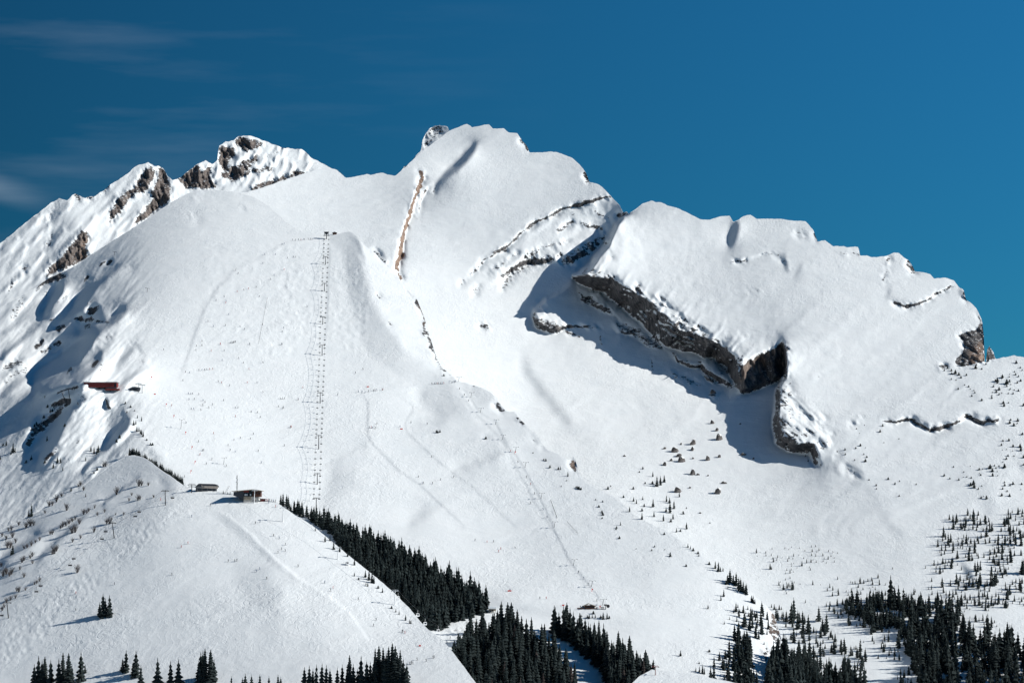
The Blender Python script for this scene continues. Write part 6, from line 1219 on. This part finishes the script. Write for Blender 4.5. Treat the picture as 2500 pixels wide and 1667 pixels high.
# restaurant
e, s_ = site(604, 1226, 'hilltop_restaurant', 'brown timber restaurant with pale base and gabled roof on the hilltop', 'building', 'near_hill')
e.scale = (1, 1, .87)
X_ = lambda x: (x - 1378) / 8.4 * s_; Zc = lambda y: (722 - y) / 8.4 * s_
MB().prism([(X_(1300), Zc(720)), (X_(1600), Zc(720)), (X_(1600), Zc(585)), (X_(1300), Zc(585))], 0, 9).make('base', M_CONC, e)
MB().prism([(X_(1302), Zc(665)), (X_(1445), Zc(665)), (X_(1445), Zc(592)), (X_(1302), Zc(592))], -.25, -.02).make('timber_panel', M_WOOD2, e)
MB().prism([(X_(1485), Zc(590)), (X_(1650), Zc(590)), (X_(1650), Zc(445)), (X_(1500), Zc(425)), (X_(1485), Zc(435))], -.4, 9).make('wall', M_WOOD, e)
MB().prism([(X_(1090), Zc(560)), (X_(1200), Zc(610)), (X_(1300), Zc(680)), (X_(1300), Zc(450)), (X_(1090), Zc(475))], 1, 10).make('wall', M_DARKROOF, e)
MB().prism([(X_(1300), Zc(585)), (X_(1486), Zc(585)), (X_(1486), Zc(430)), (X_(1300), Zc(455))], 1.4, 9.5).make('recess', M_GLASS, e)
MB().prism([(X_(1300), Zc(485)), (X_(1400), Zc(485)), (X_(1400), Zc(440)), (X_(1300), Zc(452))], .4, 1.2).make('balcony_front', M_RED, e)
MB().prism([(X_(1055), Zc(470)), (X_(1500), Zc(428)), (X_(1690), Zc(462)), (X_(1690), Zc(450)), (X_(1500), Zc(412)), (X_(1055), Zc(458))], -1.6, 11).make('roof', M_WOOD2, e)
MB().box((X_(1395), -.35, Zc(588)), ((1486 - 1300) / 8.4 * s_, .5, .35)).make('balcony_rail', M_WOOD2, e)
for x in (1330, 1365, 1440): MB().box((X_(x), .9, Zc(545)), (.9, .3, 1.6)).make('window', M_WHITE, e)
for x, y in ((1520, 500), (1560, 500), (1605, 515), (1630, 515), (1535, 600), (1575, 605)): MB().box((X_(x), -.5, Zc(y)), (.75, .2, .8)).make('window', M_GLASS, e)
MB().box((X_(1520), -.15, Zc(678)), (1.8, .4, .8)).make('garage_door', M_WOOD, e)
for i in range(5): MB().box((X_(1572), -.45, Zc(470 + i * 22)), ((1650 - 1495) / 8.4 * s_, .12, .1)).make('weatherboard', M_WOOD, e)
m = empty('terrace_parasol', hit(637, 1224, 'near_hill')[0]); tag(m, 'pale parasol over the terrace right of the restaurant', 'parasol')
MB().tube((0, 0, 0), (0, 0, 2.8), .08, .06, 5).make('pole', M_DARK, m); MB().tube((0, 0, 2.4), (0, 0, 3.3), 2.6, .1, 8).make('canopy', M_WHITE, m)
m = empty('terrace_kiosk', hit(641, 1225, 'near_hill')[0]); tag(m, 'small red and black kiosk on the restaurant terrace', 'kiosk')
MB().box((0, 2, 1.1), (4, 2, 2.2)).make('body', M_RED, m); MB().box((0, 2, 2.35), (4.6, 2.6, .3)).make('roof', M_DARKROOF, m)
skiers(lambda p: p, [(651, 1222), (653, 1223), (656, 1223), (658, 1222), (663, 1223), (667, 1224), (646, 1223), (640, 1222), (655, 1228), (672, 1224)], 'person standing on the terrace right of the restaurant', 'people on the restaurant terrace', 'near_hill')
# ridge hut beside the chairlift top
e, s_ = site(817, 573, 'ridge_hut', 'tiny brown hut with a low gable right of the chairlift top station', 'hut', 'ski_hill')
W_ = 12 * s_; MB().box((0, 2, 1.0), (W_ * .8, 4, 2.4)).make('wall', M_WOOD, e); MB().prism([(-W_ / 2, 2.0), (0, 3.2), (W_ / 2, 2.0), (W_ / 2, 1.7), (0, 2.8), (-W_ / 2, 1.7)], -.6, 4.5).make('roof', M_DARKROOF, e)
# lower timber hut
e, s_ = site(1440, 1486, 'timber_hut', 'small dark timber hut with a pale gabled roof on the lower terrace', 'hut', 'ski_hill')
W_ = 28 * s_; MB().box((0, 3, 1.2), (W_ * .85, 6, 2.8)).make('wall', M_WOOD, e)
MB().prism([(-W_ * .55, 2.4), (-W_ * .1, 4.2), (W_ * .55, 2.2), (W_ * .55, 1.9), (-W_ * .1, 3.8), (-W_ * .55, 2.1)], -1, 7).make('roof', M_WOOD2, e)
for x in (-.25, -.05, .15, .32): MB().box((W_ * x, -.05, 1.2), (.9, .2, 1.1)).make('window', M_GLASS, e)
MB().box((-W_ * .8, 0, .6), (W_ * .6, .3, .9)).make('terrace_rail', M_WOOD, e); MB().box((W_ * .2, -1.0, .5), (W_ * .9, .3, .6)).make('bench_row', M_WOOD, e)
e, s_ = site(1478, 1487, 'drag_lift_drive', 'dark drag lift drive machine right of the timber hut', 'lift station', 'ski_hill')
MB().tube((0, 0, 0), (0, 0, 10 * s_), .3, .25, 6).make('mast', M_DARK, e); MB().box((0, 0, 11 * s_), (8 * s_, 1.2, 3 * s_)).make('motor_housing', M_DARK, e); MB().tube((2, 0, 8 * s_), (2, .4, 8 * s_), 1.3, 1.3, 10).make('wheel', M_DARK, e)
# snow-roofed shelter
e, s_ = site(1202, 1497, 'snow_roofed_shelter', 'pale shelter with a thick snow roof between the forest strip and the centre wood', 'shelter', 'ski_hill')
W_ = 19 * s_; MB().box((0, 3, 4.6), (W_, 7, 1.6)).make('snow_roof', M_SNOW, e); MB().box((0, 3, 3.5), (W_, 6.6, .6)).make('roof_edge', M_CONC, e)
for x in (-.4, -.1, .2, .42): MB().box((W_ * x, .5, 1.5), (.3, .3, 3.6)).make('post', M_WOOD2, e)
MB().box((0, 6, 1.6), (W_ * .9, .3, 3.4)).make('back_wall', M_WOOD2, e)
# red markers, mats and nets
def marker(X_, Y_, h, label, group, force=None):
    p, d, n = hit(X_, Y_, force); m = MB(); m.tube((0, 0, -.2), (0, 0, h), .14, .12, 5); m.box((.45, 0, h - .5), (.9, .06, .9)); o = m.make('piste_marker', M_REDP, None, p); tag(o, label, 'marker', group)
for x, y in [(1085, 368), (1192, 562), (1246, 646), (1330, 766), (1376, 870), (1398, 976), (1368, 1042)]: marker(x / 2.94, 800 + y / 2.94, 2.6, 'red piste marker along the left edge of the snow plain', 'red markers on the snow plain', 'ski_hill')
for x, y, lb in [(1638 / 2.94 + 700, 905 / 2.94 + 800, 'red post beside the drag lift on the shaded roll'), (1327 / 3.36 + 1050, 315 / 3.36 + 1350, 'red post on the drag lift track above the hut'), (1391 / 3.36 + 1050, 455 / 3.36 + 1350, 'red post right of the timber hut')]: marker(x, y, 2.4, lb, None, 'ski_hill')
for X_, Y_, w, lb in [(1244, 1443, 9, 'bright orange safety mat on the snow above the wood'), (378, 963, 4, 'red safety pad right of the drag lift hut'), (898, 945, 5, 'red triangular sign on the level track'), (1375, 1478, 5, 'short orange net left of the timber hut'), (1025, 1577, 5, 'small orange net at the foot of the near run'), (980, 1048, 6, 'red group banner on the middle piste edge')]:
    p, d, n = hit(X_, Y_); s_ = d / FPX; m = MB(); m.box((0, 0, .5), (w * s_, .4, .9)); m.tube((-w * s_ / 2, 0, -.2), (-w * s_ / 2, 0, 1.3), .07, .07, 4); m.tube((w * s_ / 2, 0, -.2), (w * s_ / 2, 0, 1.3), .07, .07, 4)
    tag(m.make('safety_mat', M_REDP, None, p), lb, 'safety mat')
# fence posts on the slope
for conv, a, b_, k, lb, gp in [(z1, (1706, 1250), (1650, 1540), 34, 'thin fence post in the line down the upper piste', 'fence posts on the upper piste'), (z6, (1896, 1245), (1940, 1368), 22, 'thin fence post in the short row right of the drag lift', 'fence posts right of the drag lift'), (z6, (2015, 1400), (2090, 1480), 12, 'thin fence post in the faint row above the lower slope', 'fence posts above the lower slope')]:
    for i in range(k):
        t = i / (k - 1); X_, Y_ = conv([(a[0] + (b_[0] - a[0]) * t, a[1] + (b_[1] - a[1]) * t)])[0]; p, d, n = hit(X_, Y_, 'ski_hill')
        if i == 0: PM = MB().tube((0, 0, -.2), (0, 0, 1.5), .13, .11, 4); PMm = mesh('fence_post', PM.v, PM.f, M_DARK)
        tag(link('fence_post', PMm, p), lb, 'fence post', gp)
# avalanche barriers on the dome
for x, y, a, lb in [(1095, 90, .3, 'slanting steel snow fence high on the left ridge'), (445, 475, .3, 'slanting steel snow fence low on the left ridge'), (1410, 440, .1, 'short dark snow fence on the dome')]:
    X_, Y_ = zA([(x, y)])[0]; p, d, n = hit(X_, Y_, 'ski_hill'); e = empty('snow_fence', p); tag(e, lb, 'snow fence')
    MB().tube((0, 0, -.5), (0, 0, 3.6), .2, .2, 5).make('post', M_DARK, e); MB().tube((-2.5, 0, 4.2), (2.5, 0, 3.2), .16, .16, 5).make('beam', M_DARK, e)
print('objects', len(bpy.data.objects), round(time.time() - T0, 1))
